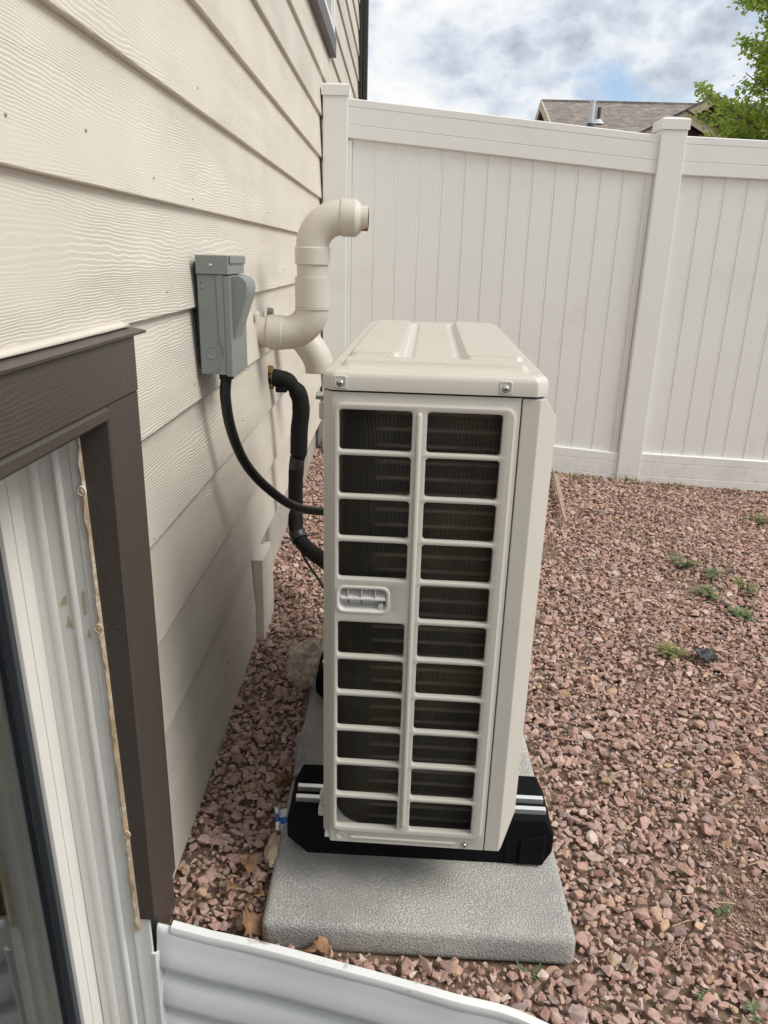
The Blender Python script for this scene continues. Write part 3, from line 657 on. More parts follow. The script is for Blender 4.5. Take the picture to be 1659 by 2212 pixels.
mb = MB().box(0.0480, 0.0600, RF + 0.0178, RF + 0.0197, 0.5925, 0.5935); obj('groove', mb, 'recess', hd, local=True)
mb = MB(); mb.loft([[(0.0915 + r * math.cos(k * math.pi / 8), y, 0.5845 + r * math.sin(k * math.pi / 8)) for k in range(16)] for r, y in ((0.0042, RF + 0.0195), (0.0042, RF + 0.002), (0.0034, RF + 0.001), (0.0016, RF + 0.001), (0.0010, RF + 0.004))]); obj('boss', mb, 'handle', hd, local=True, smooth=40)
# corner post / front cover: chamfered solid
def hull(pts):
    bm = bmesh.new(); vs = [bm.verts.new(p) for p in pts]; r = bmesh.ops.convex_hull(bm, input=vs)
    bmesh.ops.delete(bm, geom=[g for g in r['geom_interior'] if isinstance(g, bmesh.types.BMVert)], context='VERTS')
    bmesh.ops.dissolve_limit(bm, angle_limit=R(1), verts=bm.verts, edges=bm.edges)
    bm.verts.ensure_lookup_table(); bm.verts.index_update()
    mb = MB(); mb.v = [tuple(v.co) for v in bm.verts]; mb.f = [tuple(v.index for v in f.verts) for f in bm.faces]; bm.free(); return mb
pts = []
for v0, v1 in ((0.0005, 0.030), (UL - 0.0005, UL - 0.030)):
    for z in (ZB - 0.001, ZT - 0.001):
        pts += [(0.2832, v0, z), (0.3085, v0, z)]
    vm = v0 + (v1 - v0) * 0.30
    pts += [(0.3175, vm, ZT - 0.001), (0.3130, vm, ZB - 0.001), (0.3380, v1, ZT - 0.032), (0.3350, v1, ZB + 0.062)]
front = obj('front_panel', hull(pts), 'cabinet', unit, local=True, bevel=0.0016, seg=2)
# fan grille on the front cover
mb = MB()
for r in [0.035 + 0.026 * i for i in range(11)]:
    mb.tube([(0.346, 0.50 + r * math.cos(a * math.pi / 24), 0.525 + r * math.sin(a * math.pi / 24)) for a in range(49)], 0.0022, 6, caps=False)
for a in range(12):
    an = a * math.pi / 6; mb.tube([(0.347, 0.50 + 0.03 * math.cos(an), 0.525 + 0.03 * math.sin(an)), (0.344, 0.50 + 0.30 * math.cos(an), 0.525 + 0.30 * math.sin(an))], 0.0026, 6)
obj('fan_guard', mb, 'cabinet', front, local=True, smooth=60)
mb = MB(); mb.loft([[(x, 0.50 + r * math.cos(a * math.pi / 24), 0.525 + r * math.sin(a * math.pi / 24)) for a in range(48)] for r, x in ((0.302, 0.336), (0.302, 0.3395), (0.001, 0.3395))]); obj('fan_opening', mb, 'inner_shade', front, local=True)
# back, far end and base pan
mb = MB().box(0.0, 0.0025, 0.0602, 0.075, ZB + 0.012, ZT).box(0.0, 0.0025, 0.0752, UL, ZB + 0.012, ZB + 0.045).box(0.0, 0.0025, 0.0752, UL, ZT - 0.04, ZT).box(0.0, 0.0025, UL - 0.25, UL, ZB + 0.0452, ZT - 0.0402).box(0.0026, 0.2830, UL - 0.002, UL, ZB + 0.012, ZT).box(0.2805, 0.2828, 0.012, UL - 0.0021, ZB + 0.012, ZT)
obj('cabinet_shell', mb, 'cabinet', unit, local=True)
mb = MB()
for i in range(11): mb.tube([(0.001, 0.105 + 0.05 * i, ZB + 0.04), (0.001, 0.105 + 0.05 * i, ZT - 0.035)], 0.0013, 6)
for i in range(6): mb.tube([(-0.001, 0.07, ZB + 0.12 + 0.115 * i), (-0.001, UL - 0.245, ZB + 0.12 + 0.115 * i)], 0.0013, 6)
obj('wire_guard', mb, 'cabinet', unit, local=True, smooth=60)
mb = MB().box(0.004, 0.2800, 0.0035, UL - 0.004, ZB + 0.004, ZB + 0.012).box(0.004, 0.2790, 0.012, 0.0135, ZB + 0.0121, ZB + 0.030); obj('base_pan', mb, 'pan', unit, local=True)
for v in (0.10, 0.60):
    mb = MB().box(-0.018, 0.335, v, v + 0.035, ZB - 0.006, ZB - 0.0015); obj('mounting_foot', mb, 'cabinet', unit, local=True, bevel=0.002)
# coil: copper tubes behind closely spaced fins, bent round the back corner
path = []
for i in range(0, 99): path.append((0.276 - 0.0020 * i, 0.030, 0, 1))
u = path[-1][0]; rr_ = 0.066; cu, cv = u, 0.030 + rr_
L = rr_ * math.pi / 2; n = int(L / 0.0020)
for i in range(1, n + 1):
    a = math.pi / 2 * i / n; path.append((cu - rr_ * math.sin(a), cv - rr_ * math.cos(a), math.sin(a), math.cos(a)))
for i in range(1, 230): path.append((cu - rr_, cv + 0.0022 * i, 1, 0))
mb = MB(); th = 0.00046; dp = 0.020; z0, z1 = ZB + 0.014, ZT - 0.006
for (pu, pv, nu, nv) in path:                 # inward normal (nu, nv)
    tu, tv = nv * th, -nu * th
    q = [(pu - tu, pv - tv), (pu + tu, pv + tv), (pu + tu + nu * dp, pv + tv + nv * dp), (pu - tu + nu * dp, pv - tv + nv * dp)]
    mb.loft([[(a, b, z0) for a, b in q], [(a, b, z1) for a, b in q]])
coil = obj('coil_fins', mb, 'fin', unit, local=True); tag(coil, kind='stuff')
nT = int((z1 - z0) / 0.0252)
for i in range(nT):
    z = z0 + 0.012 + 0.0252 * i
    pl = [(p[0] + p[2] * 0.010, p[1] + p[3] * 0.010, z) for p in path[::5]]
    mb = MB().tube(pl, 0.0042, 8); obj('coil_tube', mb, 'tube', coil, local=True, smooth=60)
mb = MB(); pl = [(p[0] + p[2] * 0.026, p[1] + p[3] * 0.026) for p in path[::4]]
mb.loft([[(a, b, z0) for a, b in pl], [(a, b, z1) for a, b in pl]], caps=False, closed=False); obj('coil_shade_sheet', mb, 'inner_shade', coil, local=True)  # added black sheet behind the fins, painting the unlit inside of the cabinet
# lid: pressed top with skirt
lu0, lu1, lv0, lv1, lz0, lz1 = -0.0015, 0.3190, -0.0035, UL + 0.003, 0.9200, 0.9478
nu_, nv_ = 130, 230
def sm(a, b, x): t = min(max((x - a) / (b - a), 0), 1); return t * t * (3 - 2 * t)
def bumpf(u, v, u0, u1, v0, v1, w=0.007, rad=0.014):
    rad = min(rad, (u1 - u0) / 2, (v1 - v0) / 2)
    qx = abs(u - (u0 + u1) / 2) - (u1 - u0) / 2 + rad; qy = abs(v - (v0 + v1) / 2) - (v1 - v0) / 2 + rad
    d = math.hypot(max(qx, 0), max(qy, 0)) + min(max(qx, qy), 0) - rad
    return 1 - sm(-w, 0, d)
def lidz(u, v):
    h = 0.0085 * bumpf(u, v, 0.022, 0.106, 0.142, 0.79, 0.0055) + 0.0085 * bumpf(u, v, 0.205, 0.300, 0.142, 0.80, 0.0055)
    h -= 0.0040 * bumpf(u, v, 0.104, 0.128, 0.150, 0.80, 0.008) + 0.0040 * bumpf(u, v, 0.186, 0.208, 0.150, 0.81, 0.008)
    h += 0.0085 * bumpf(u, v, 0.022, 0.296, 0.034, 0.092, 0.006)
    return h
cc = 0.016
def chamf(u, v, d):
    a0, a1, b0, b1 = lu0 + d, lu1 - d, lv0 + d, lv1 - d
    for su, ou in ((1, a0), (-1, a1)):
        for sv, ov in ((1, b0), (-1, b1)):
            k = (u - ou) * su + (v - ov) * sv
            if k < cc: u += su * (cc - k) / 2; v += sv * (cc - k) / 2
    return u, v
mb = MB(); ins = 0.0095
us = [lu0 + ins + (lu1 - lu0 - 2 * ins) * i / nu_ for i in range(nu_ + 1)]; vs_ = [lv0 + ins + (lv1 - lv0 - 2 * ins) * j / nv_ for j in range(nv_ + 1)]
for v in vs_:
    for u in us:
        a, b = chamf(u, v, ins); crown = 0.0012 * (1 - ((u - 0.16) / 0.16) ** 2); mb.v.append((a, b, lz1 + crown + lidz(u, v)))
for j in range(nv_):
    for i in range(nu_): q = j * (nu_ + 1) + i; mb.f.append((q, q + 1, q + nu_ + 2, q + nu_ + 1))
bd = [i for i in range(nu_ + 1)] + [j * (nu_ + 1) + nu_ for j in range(1, nv_ + 1)] + [nv_ * (nu_ + 1) + i for i in range(nu_ - 1, -1, -1)] + [j * (nu_ + 1) for j in range(nv_ - 1, 0, -1)]
prev = bd; cu_, cv_ = (lu0 + lu1) / 2, (lv0 + lv1) / 2
for d, z in ((0.0050, 0.9462), (0.0018, 0.9425), (0.0, 0.9370), (0.0, lz0), (0.003, lz0 - 0.0004)):
    new = []
    for idx in bd:
        x, y, _ = mb.v[idx]; i, j = idx % (nu_ + 1), idx // (nu_ + 1)
        u = lu0 + d + (lu1 - lu0 - 2 * d) * i / nu_; v = lv0 + d + (lv1 - lv0 - 2 * d) * j / nv_
        a, b = chamf(u, v, d); new.append(len(mb.v)); mb.v.append((a, b, z))
    for k in range(len(bd)): mb.f.append((prev[k], prev[(k + 1) % len(bd)], new[(k + 1) % len(bd)], new[k]))
    prev = new
lid = obj('lid', mb, 'lid', unit, local=True, smooth=50)
lid.data.materials.append(M['cabinet'])
for p in lid.data.polygons:
    if p.center.z < 0.9468: p.material_index = 1
for u in (0.0265, 0.2580):
    mb = MB(); mb.loft([P(rrect(u - 0.0085 - e, u + 0.0085 + e, 0.9225 - e, 0.9400 + e, 0.003, 3), y) for e, y in ((0.0010, lv0 + 0.0005), (0.0004, lv0 - 0.0008), (-0.0008, lv0 - 0.0012), (-0.0018, lv0 - 0.0006))]); obj('screw_boss', mb, 'cabinet', lid, local=True, smooth=50)
    screw(lid, (u, lv0 - 0.0006, 0.9300), 0.0042)
mb = MB().box(-0.009, 0.0, 0.028, 0.042, 0.870, 0.895); sb = obj('side_screw_tab', mb, 'cabinet', unit, local=True, bevel=0.003)
mb = MB().tube([(-0.013, 0.030, 0.905), (0.001, 0.030, 0.905)], [0.0055, 0.0065], 12); obj('side_bolt', mb, 'steel', unit, local=True, smooth=50)
mb = MB().box(-0.012, 0.004, 0.03, 0.05, 0.150, 0.168).box(-0.010, 0.004, 0.036, 0.05, 0.168, 0.196); obj('drain_clip', mb, 'cabinet', unit, local=True, bevel=0.004)

# ------------------------------------------------------------------ electrical disconnect box
bx0, bx1, by0, by1, bz0, bz1 = 0.006, 0.0655, 1.440, 1.582, 0.877, 1.094
box = thing('disconnect_box', 'grey metal electrical disconnect box mounted on the siding', 'electrical box', (bx0, (by0 + by1) / 2, bz0))
mb = MB().box(bx0, bx1 - 0.011, by0, by1, bz0, bz1 - 0.034); body = obj('body', mb, 'box', box, bevel=0.0012, seg=2)
mb = MB().prism([(bx1 - 0.0108, bz0 - 0.003), (bx1 + 0.001, bz0 - 0.004), (bx1 + 0.001, bz1 - 0.036), (bx1 - 0.0108, bz1 - 0.036)], by0 - 0.002, by1 + 0.002, 1); cover = obj('cover', mb, 'box', box, bevel=0.0015)
mb = MB().box(bx0 - 0.001, bx1 - 0.0005, by0 - 0.0035, by1 + 0.003, bz1 - 0.0335, bz1); hood = obj('hood', mb, 'box', box, bevel=0.0015)
mb = MB().box(bx1, bx1 + 0.003, by0 + 0.006, by1 + 0.0035, bz1 - 0.0145, bz1 - 0.0005); obj('hood_flange', mb, 'box', hood, bevel=0.001, seg=1)
screw(hood, (0.033, by0 - 0.0035, bz1 - 0.0175), 0.0024, local=False)
mb = MB().box(-0.004, bx0 - 0.0005, by0 + 0.022, by1 - 0.004, bz0 + 0.014, bz1 - 0.012); obj('back_plate', mb, 'gasket_shade', box)
for z in (bz1 - 0.046, bz1 - 0.057):
    mb = MB(); mb.loft([[(bx0 + 0.008 + r * math.cos(k * math.pi / 8), by0 + y, z + r * math.sin(k * math.pi / 8)) for k in range(16)] for r, y in ((0.0032, 0.001), (0.0026, -0.0008), (0.001, -0.0012))]); obj('dimple', mb, 'box', body, smooth=60)
mb = MB(); mb.loft([[(bx0 + 0.024 + r * math.cos(k * math.pi / 12), by0 + y, bz0 + 0.041 + r * math.sin(k * math.pi / 12)) for k in range(24)] for r, y in ((0.0125, 0.0005), (0.0120, -0.0008), (0.0110, -0.0008), (0.0104, -0.0002), (0.001, -0.0002))]); obj('knockout', mb, 'box', body, smooth=40)
mb = MB().prism([(bx1 - 0.026, bz0 + 0.0), (bx1 - 0.0112, bz0), (bx1 - 0.0112, bz1 - 0.0345), (bx1 - 0.024, bz1 - 0.0345), (bx1 - 0.022, bz0 + 0.062), (bx1 - 0.017, bz0 + 0.052), (bx1 - 0.014, bz0 + 0.041), (bx1 - 0.017, bz0 + 0.030), (bx1 - 0.022, bz0 + 0.022)], by0 - 0.0016, by0 + 0.001, 1); obj('side_flange', mb, 'box', cover)
# pull handle: wedge that stands proud at the top
lv = []
yc, hw = (by0 + by1) / 2 - 0.018, 0.040
sil = [(bz1 - 0.037, 0.006), (bz1 - 0.036, 0.016), (bz1 - 0.040, 0.025), (bz1 - 0.048, 0.031), (bz1 - 0.060, 0.0325), (bz1 - 0.072, 0.0305), (bz1 - 0.152, 0.0015)]
mb = MB(); rings = []
for y, s in ((yc - hw, 0.93), (yc - hw + 0.004, 1.0), (yc + hw - 0.004, 1.0), (yc + hw, 0.93)):
    rings.append([(bx1 - 0.002, y, bz1 - 0.152), (bx1 - 0.002, y, bz1 - 0.038)] + [(bx1 + d * s, y, z) for z, d in sil])
mb.loft(rings); obj('lever', mb, 'box', cover, smooth=30)
mb = MB().tube([(bx1 - 0.004, by1 - 0.03, bz0 - 0.003), (bx1 + 0.006, by1 - 0.02, bz0 - 0.006), (bx1 + 0.003, by1 - 0.002, bz0 - 0.005)], 0.0012, 6); obj('seal_wire', mb, 'steel', cover)
mb = MB().tube([(0.042, 1.490, 0.8765), (0.042, 1.490, 0.872), (0.042, 1.490, 0.8715), (0.042, 1.490, 0.861)], [0.0165, 0.0165, 0.0145, 0.0145], 8); obj('conduit_nut', mb, 'conduit', box)

# black flexible conduit from the box to the heat pump
pts = spline([(0.042, 1.490, 0.868), (0.038, 1.492, 0.822), (0.041, 1.52, 0.749), (0.057, 1.57, 0.667), (0.089, 1.64, 0.592), (0.138, 1.73, 0.518), (0.196, 1.83, 0.472), (0.245, 1.87, 0.466), (0.298, 1.89, 0.466)], 10)
mb = MB().tube(pts, 0.0110, 14)
cond = obj('conduit', mb, 'conduit', origin=(0.19, 1.83, 0.47), smooth=60); tag(cond, 'black flexible electrical conduit curving from the grey box to the heat pump', 'conduit')

# corrugated sleeve with the refrigerant lines
hp = spline([(-0.03, 2.275, 0.742), (0.010, 2.28, 0.742), (0.050, 2.29, 0.728), (0.078, 2.30, 0.690), (0.085, 2.30, 0.640), (0.079, 2.30, 0.58), (0.076, 2.30, 0.505), (0.070, 2.30, 0.476), (0.065, 2.30, 0.397), (0.064, 2.30, 0.308), (0.068, 2.28, 0.256), (0.084, 2.26, 0.224), (0.114, 2.22, 0.210), (0.165, 2.15, 0.205), (0.235, 2.02, 0.215), (0.300, 1.90, 0.225)], 22)
dense = []
acc = 0
for i in range(len(hp) - 1):
    L_ = (hp[i + 1] - hp[i]).length; n = max(1, int(L_ / 0.0019))
    for k in range(n): dense.append(hp[i].lerp(hp[i + 1], k / n))
rad = []; s = 0
for i, p in enumerate(dense):
    if i: s += (dense[i] - dense[i - 1]).length
    base = 0.027 if p.z > 0.49 else 0.0235
    for zt_ in (0.488, 0.315, 0.715):         # tape wraps pinch the sleeve
        base -= 0.006 * math.exp(-((p.z - zt_) / 0.010) ** 2) if p.x < 0.1 else 0
    rad.append(base + 0.0008 * math.sin(s * 2 * math.pi / 0.0062) + 0.0016 * mnoise.noise((s * 30, 0, 0)))
hose = thing('refrigerant_line', 'black corrugated sleeve with refrigerant lines running down the wall to the heat pump', 'hose', (0.07, 2.28, 0.19))
mb = MB().tube(dense, rad, 18); obj('sleeve', mb, 'wrap', hose, smooth=180)
mb = MB().tube(spline([(0.078, 2.275, 0.232), (0.088, 2.24, 0.200), (0.105, 2.23, 0.165), (0.15, 2.17, 0.132), (0.21, 2.05, 0.12), (0.29, 1.93, 0.16)], 8), 0.0045, 8); obj('cable', mb, 'conduit', hose, smooth=60)
for zc, r in ((0.478, 0.0245), (0.235, 0.028)):
    P0 = min(dense, key=lambda p: abs(p.z - zc) + (10 if p.x > 0.12 else 0)); i = dense.index(P0); mb = MB().tube([dense[i - 9], dense[i - 8], dense[i], dense[i + 8], dense[i + 9]], [r * 0.9, r, r * 0.96, r * 1.02, r * 0.9], 16); obj('tape_wrap', mb, 'conduit', hose, smooth=50)
mb = MB().prism([(0.012, 0.700), (0.046, 0.700), (0.046, 0.716), (0.012, 0.720)], 2.262, 2.292, 1); obj('torn_end', mb, 'wrap', hose, bevel=0.004)
mb = MB(); rings = []
for k in range(28):
    a = k * 2 * math.pi / 28; rings.append((0.0035 + 0.004 * mnoise.noise((math.cos(a) * 3, math.sin(a) * 3, 0)), 2.275 + (0.024 + 0.005 * mnoise.noise((math.cos(a) * 4, math.sin(a) * 4, 5))) * math.cos(a), 0.744 + (0.036 + 0.007 * mnoise.noise((math.cos(a) * 4, math.sin(a) * 4, 9))) * math.sin(a)))
mb.loft([[(-0.02, p[1], p[2]) for p in rings], rings, [(0.006, 2.275 + (p[1] - 2.275) * 0.7, 0.744 + (p[2] - 0.744) * 0.7) for p in rings]]); obj('foam_collar', mb, 'hole_foam', hose, smooth=60)

# ------------------------------------------------------------------ PVC vent pipes
PY, px, pzc = 2.12, 0.143, 0.893
r0 = 0.0415; rs = 0.0475
vent = thing('vent_pipe', 'cream PVC vent pipe turning up from the wall and ending in an elbow', 'pipe', (0.0, PY, 0.893))
def part(name, pts, rads, m='pvc', parent=vent, seg=32): return obj(name, MB().tube(pts, rads, seg), m, parent, smooth=35)
part('wall_stub', [(-0.02, PY, pzc), (0.030, PY, pzc)], r0)
part('coupling', [(0.020, PY, pzc), (0.0205, PY, pzc), (0.028, PY, pzc), (0.060, PY, pzc), (0.064, PY, pzc)], [0.043, rs - 0.001, rs, rs, rs - 0.003])
er = 0.075
el = [(0.062, PY, pzc)] + [(px - er + er * math.sin(a), PY, pzc + er - er * math.cos(a)) for a in [math.pi / 2 * i / 12 for i in range(13)]]
lower = part('elbow', el, [rs - 0.002] * len(el))
part('socket', [(px, PY, 0.958), (px, PY, 0.9585), (px, PY, 0.963)], [rs - 0.001, rs + 0.001, rs + 0.001])
part('long_coupling', [(px, PY, 0.9636), (px, PY, 0.964), (px, PY, 1.041), (px, PY, 1.0415)], [rs - 0.001, rs, rs + 0.0005, rs - 0.002])
part('riser', [(px, PY, 1.040), (px, PY, 1.080)], r0 + 0.001)
part('socket', [(px, PY, 1.0745), (px, PY, 1.075), (px, PY, 1.116), (px, PY, 1.1195)], [rs - 0.002, rs, rs, rs - 0.003])
tz = 1.194; er2 = 0.078
el = [(px, PY, 1.112)] + [(px + er2 - er2 * math.cos(a), PY, tz - er2 + er2 * math.sin(a)) for a in [math.pi / 2 * i / 12 for i in range(13)]]
part('elbow', el, [rs - 0.0028] * len(el))
part('reducer', [(0.2195, PY, tz), (0.2200, PY, tz), (0.222, PY, tz), (0.258, PY, tz), (0.272, PY, tz), (0.2725, PY, tz)], [rs - 0.002, rs - 0.0005, rs, rs, 0.0355, 0.030])
tip = part('tip', [(0.268, PY, tz), (0.290, PY, tz)], 0.0315)
mb = MB().tube([(0.2905, PY, tz), (0.2915, PY, tz), (0.2915, PY, tz), (0.272, PY, tz)], [0.0315, 0.031, 0.027, 0.026], 24, caps=False)
obj('tip_rim', mb, 'pvc', tip, smooth=35)
mb = MB(); mb.loft([[(0.274 + 0.0165 * i / 6, PY + 0.0318 * math.sin(a), tz - 0.0318 * math.cos(a)) for a in [(-0.75 + 1.5 * k / 8) * (0.5 + 0.5 * i / 6) for k in range(9)]] for i in range(7)], caps=False, closed=False); obj('rust_stain', mb, 'rust', tip, smooth=180)
# wall flange ears
vent2 = thing('vent_pipe', 'short cream PVC pipe bent downward, behind the tall vent pipe', 'pipe', (0.0, 2.42, 0.86))
V2 = 2.43; zc2 = 0.875
part('wall_stub', [(-0.02, V2, zc2), (0.045, V2, zc2)], r0, parent=vent2)
part('coupling', [(0.010, V2, zc2), (0.0105, V2, zc2), (0.048, V2, zc2), (0.0485, V2, zc2)], [r0, rs, rs, r0], parent=vent2)
el = spline([(0.036, V2, zc2), (0.056, V2, zc2 - 0.006), (0.086, V2, 0.838), (0.113, V2, 0.800), (0.127, V2, 0.768), (0.130, V2, 0.742)], 5)
part('elbow', el, [rs - 0.001] * len(el), parent=vent2)
part('mouth', [(0.130, V2, 0.7415), (0.130, V2, 0.741), (0.130, V2, 0.741), (0.130, V2, 0.77)], [rs - 0.001, rs - 0.002, 0.040, 0.0395], parent=vent2)
mb = MB().prism([(2.045, 0.930), (2.050, 0.946), (2.060, 0.954), (2.070, 0.950), (2.085, 0.935)], -0.002, 0.006, 0)
obj('wall_tab', mb, 'pvc', vent, bevel=0.002)
mb = MB().tube([(0.004, 2.205, 0.938), (0.0045, 2.205, 0.938), (0.020, 2.205, 0.938)], [0.014, 0.016, 0.014], 16)
tag(obj('wall_plug', mb, 'box', origin=(0.004, 2.205, 0.938), smooth=50), 'small grey plug on the siding behind the vent pipe', 'plug')

# ------------------------------------------------------------------ corrugated window well
well = thing('window_well', 'white corrugated steel window well panel with a scuffed rim in the foreground', 'window well', (0.5, 0.4, -0.6))
wp = spline([(p[0], p[1], 0) for p in [(0.013, 0.947), (0.03, 0.944), (0.10, 0.938), (0.20, 0.928), (0.35, 0.906), (0.5, 0.882), (0.63, 0.858), (0.84, 0.75), (0.98, 0.54), (1.03, 0.24), (1.03, -0.35), (0.9, -0.62), (0.6, -0.72), (0.0, -0.74)]], 6)
def rimz(i, p):
    d = max(0.0, p.x)
    z = 0.043 - 0.115 * min(d, 0.7) if p.y > 0.3 else -0.04
    z = 0.048 - 0.20 * d if d < 0.10 and p.y > 0.3 else (0.028 - 0.120 * (min(d, 0.72) - 0.10) if p.y > 0.3 else -0.051)
    return z
prof = []
zz = 0.0
prof += [(-0.006, -0.004), (0.000, -0.006), (0.003, -0.014), (0.005, -0.028)]
for c in range(12):
    b = -0.042 - 0.086 * c
    prof += [(0.008, b), (0.011, b - 0.012), (0.0135, b - 0.028), (0.0135, b - 0.036), (0.010, b - 0.044), (0.002, b - 0.052), (-0.003, b - 0.058), (-0.003, b - 0.066), (0.001, b - 0.074), (0.005, b - 0.080)]
nor = []
for i in range(len(wp)):
    d = (wp[min(i + 1, len(wp) - 1)] - wp[max(i - 1, 0)]).normalized(); n = Vector((d.y, -d.x, 0))     # to the well's inside
    nor.append(n)
mb = MB(); rings = []
for i, p in enumerate(wp):
    z = rimz(i, p); amp = sm(0.0, 0.05, p.x + 0.012 if p.y > 0 else 1)
    rings.append([tuple(p + nor[i] * (o_ * (0.25 + 0.75 * amp)) + Vector((0, 0, z + h))) for o_, h in prof])
mb.loft(rings, caps=False, closed=False)
wpanel = obj('panel', mb, 'well', well, smooth=60)
sd = wpanel.modifiers.new('solid', 'SOLIDIFY'); sd.thickness = 0.0018; sd.offset = 0
mb = MB(); rings = []
rp = [(-0.0095, -0.0150), (-0.0135, -0.004), (-0.0060, -0.0005), (-0.0095, 0.0045), (-0.026, 0.0065), (-0.0285, 0.003), (-0.0275, -0.012), (-0.030, -0.013), (-0.0315, 0.006), (-0.027, 0.0095), (-0.0085, 0.0075), (0.0, 0.001), (-0.002, -0.0055), (-0.0085, -0.008), (-0.0065, -0.016)]
rp = [(0.0025, -0.012), (0.004, -0.003), (0.002, 0.002), (-0.0085, 0.0035), (-0.0115, 0.0005), (-0.0115, -0.014), (-0.0130, -0.014), (-0.0135, 0.001), (-0.0095, 0.0055), (0.003, 0.0040), (0.0058, -0.0025), (0.0042, -0.012)]
for i, p in enumerate(wp):
    if p.y > 0 and p.x < 0.034: continue
    z = rimz(i, p); w = 0.0015 * mnoise.noise((p.x * 9, p.y * 9, 0)); rings.append([tuple(p + nor[i] * (o_ + w) + Vector((0, 0, z + h + w))) for o_, h in rp])
mb.loft(rings); obj('rim', mb, 'well_rim', well, smooth=35)
mb = MB()      # rolled mounting flange at the wall
fl = [(0.000, 0.9475), (0.003, 0.9420), (0.010, 0.9360), (0.018, 0.9350), (0.022, 0.9380), (0.024, 0.9480), (0.020, 0.9480), (0.018, 0.9400), (0.010, 0.9395), (0.006, 0.9430), (0.004, 0.9490)]
mb.loft([[(a - 0.006, b - 0.004, z) for a, b in fl] for z in (-1.09, -0.5, -0.1, -0.015, -0.006)]); obj('wall_flange', mb, 'well', well, smooth=40)
for c in range(3):
    b = -0.105 - 0.086 * c
    mb = MB(); rings = []
    for t in range(9):
        a = t / 8; q = math.sin(math.pi * a) ** 0.5; x = 0.030 + 0.05 * a; rings.append([(x, 0.9395 - 0.10 * (x - 0.03) - 0.004 * q * math.cos(k * math.pi / 5) + 0.003, b + 0.02 - 0.10 * x + 0.004 * q * math.sin(k * math.pi / 5)) for k in range(-5, 6)])
    mb.loft(rings, caps=False, closed=False); obj('pressed_dart', mb, 'well', well, smooth=60)

# ------------------------------------------------------------------ gravel
rng = np.random.default_rng(11)
templ = []; simple = []
for k in range(36):
    bm = bmesh.new(); n = rng.integers(9, 14)
    p = rng.normal(size=(n, 3)); p /= np.linalg.norm(p, axis=1)[:, None]; p *= rng.uniform(0.78, 1.12, size=(n, 1))
    sc_ = np.array([1.0, rng.uniform(0.58, 0.92), rng.uniform(0.36, 0.66)]); p *= sc_
    vs = [bm.verts.new(q) for q in p]; r = bmesh.ops.convex_hull(bm, input=vs)
    bmesh.ops.delete(bm, geom=[g for g in r['geom_interior'] if isinstance(g, bmesh.types.BMVert)], context='VERTS')
    loose = [v for v in bm.verts if not v.link_faces]; bmesh.ops.delete(bm, geom=loose, context='VERTS')
    bm2 = bm.copy(); bmesh.ops.triangulate(bm2, faces=bm2.faces[:]); bmesh.ops.recalc_face_normals(bm2, faces=bm2.faces); bm2.verts.index_update()
    simple.append((np.array([v.co[:] for v in bm2.verts]), np.array([[v.index for v in f.verts] for f in bm2.faces]))); bm2.free()
    bmesh.ops.bevel(bm, geom=list(bm.edges), offset=0.055, segments=1, affect='EDGES', clamp_overlap=True)
    bmesh.ops.triangulate(bm, faces=bm.faces[:]); bmesh.ops.recalc_face_normals(bm, faces=bm.faces)
    bm.verts.index_update()
    templ.append((np.array([v.co[:] for v in bm.verts]), np.array([[v.index for v in f.verts] for f in bm.faces]))); bm.free()
DIRT = [(1.09, 1.13, 0.065), (1.14, 1.05, 0.05), (1.04, 1.075, 0.05), (0.99, 2.75, 0.10), (1.09, 1.20, 0.06), (1.06, 1.29, 0.05), (1.47, 2.56, 0.08), (1.30, 1.55, 0.05), (1.25, 2.06, 0.06), (1.22, 1.42, 0.05), (0.93, 1.02, 0.03), (1.0, 1.5, 0.03)]
stones = []
step = 0.0112
X0, X1, Y0, Y1 = -0.03, 3.6, 0.45, 3.80
yy = Y0
while yy < Y1:
    xx = X0
    while xx < X1:
        x = xx + rng.uniform(-0.55, 0.55) * step; y = yy + rng.uniform(-0.55, 0.55) * step; xx += step
        if x > 0.45 + 0.72 * y + 0.35: continue           # well outside the field of view
        if inpoly(x, y, WELL) or (x < 0.02 and y < 1.0): continue
        s = 0.0080 * math.exp(rng.normal() * 0.44)
        s = min(max(s, 0.0038), 0.0205)
        if y < 0.99 and x < 0.75 and (0.955 - y) + 0.0 > 0.02 + 0.14 * x - 0.075 and s > 0.012: pass
        if 0.178 - 0.3 * s < x < 0.724 + 0.3 * s and 0.976 - 0.5 * s < y < 2.08: continue
        if x < -0.004 and y > 1.0 and not (y > 2.18): continue
        dd = min(((x - a) ** 2 + (y - b) ** 2) / (r * r) for a, b, r in DIRT)
        patch = mnoise.noise((x * 1.7, y * 1.7, 4.0))
        keep = 1.0
        if dd < 0.9: keep = 0.22 + 0.9 * max(0, dd - 0.25)
        if patch > 0.5: keep = min(keep, 0.75)
        if rng.random() > keep: continue
        stones.append((x, y, s))
    yy += step
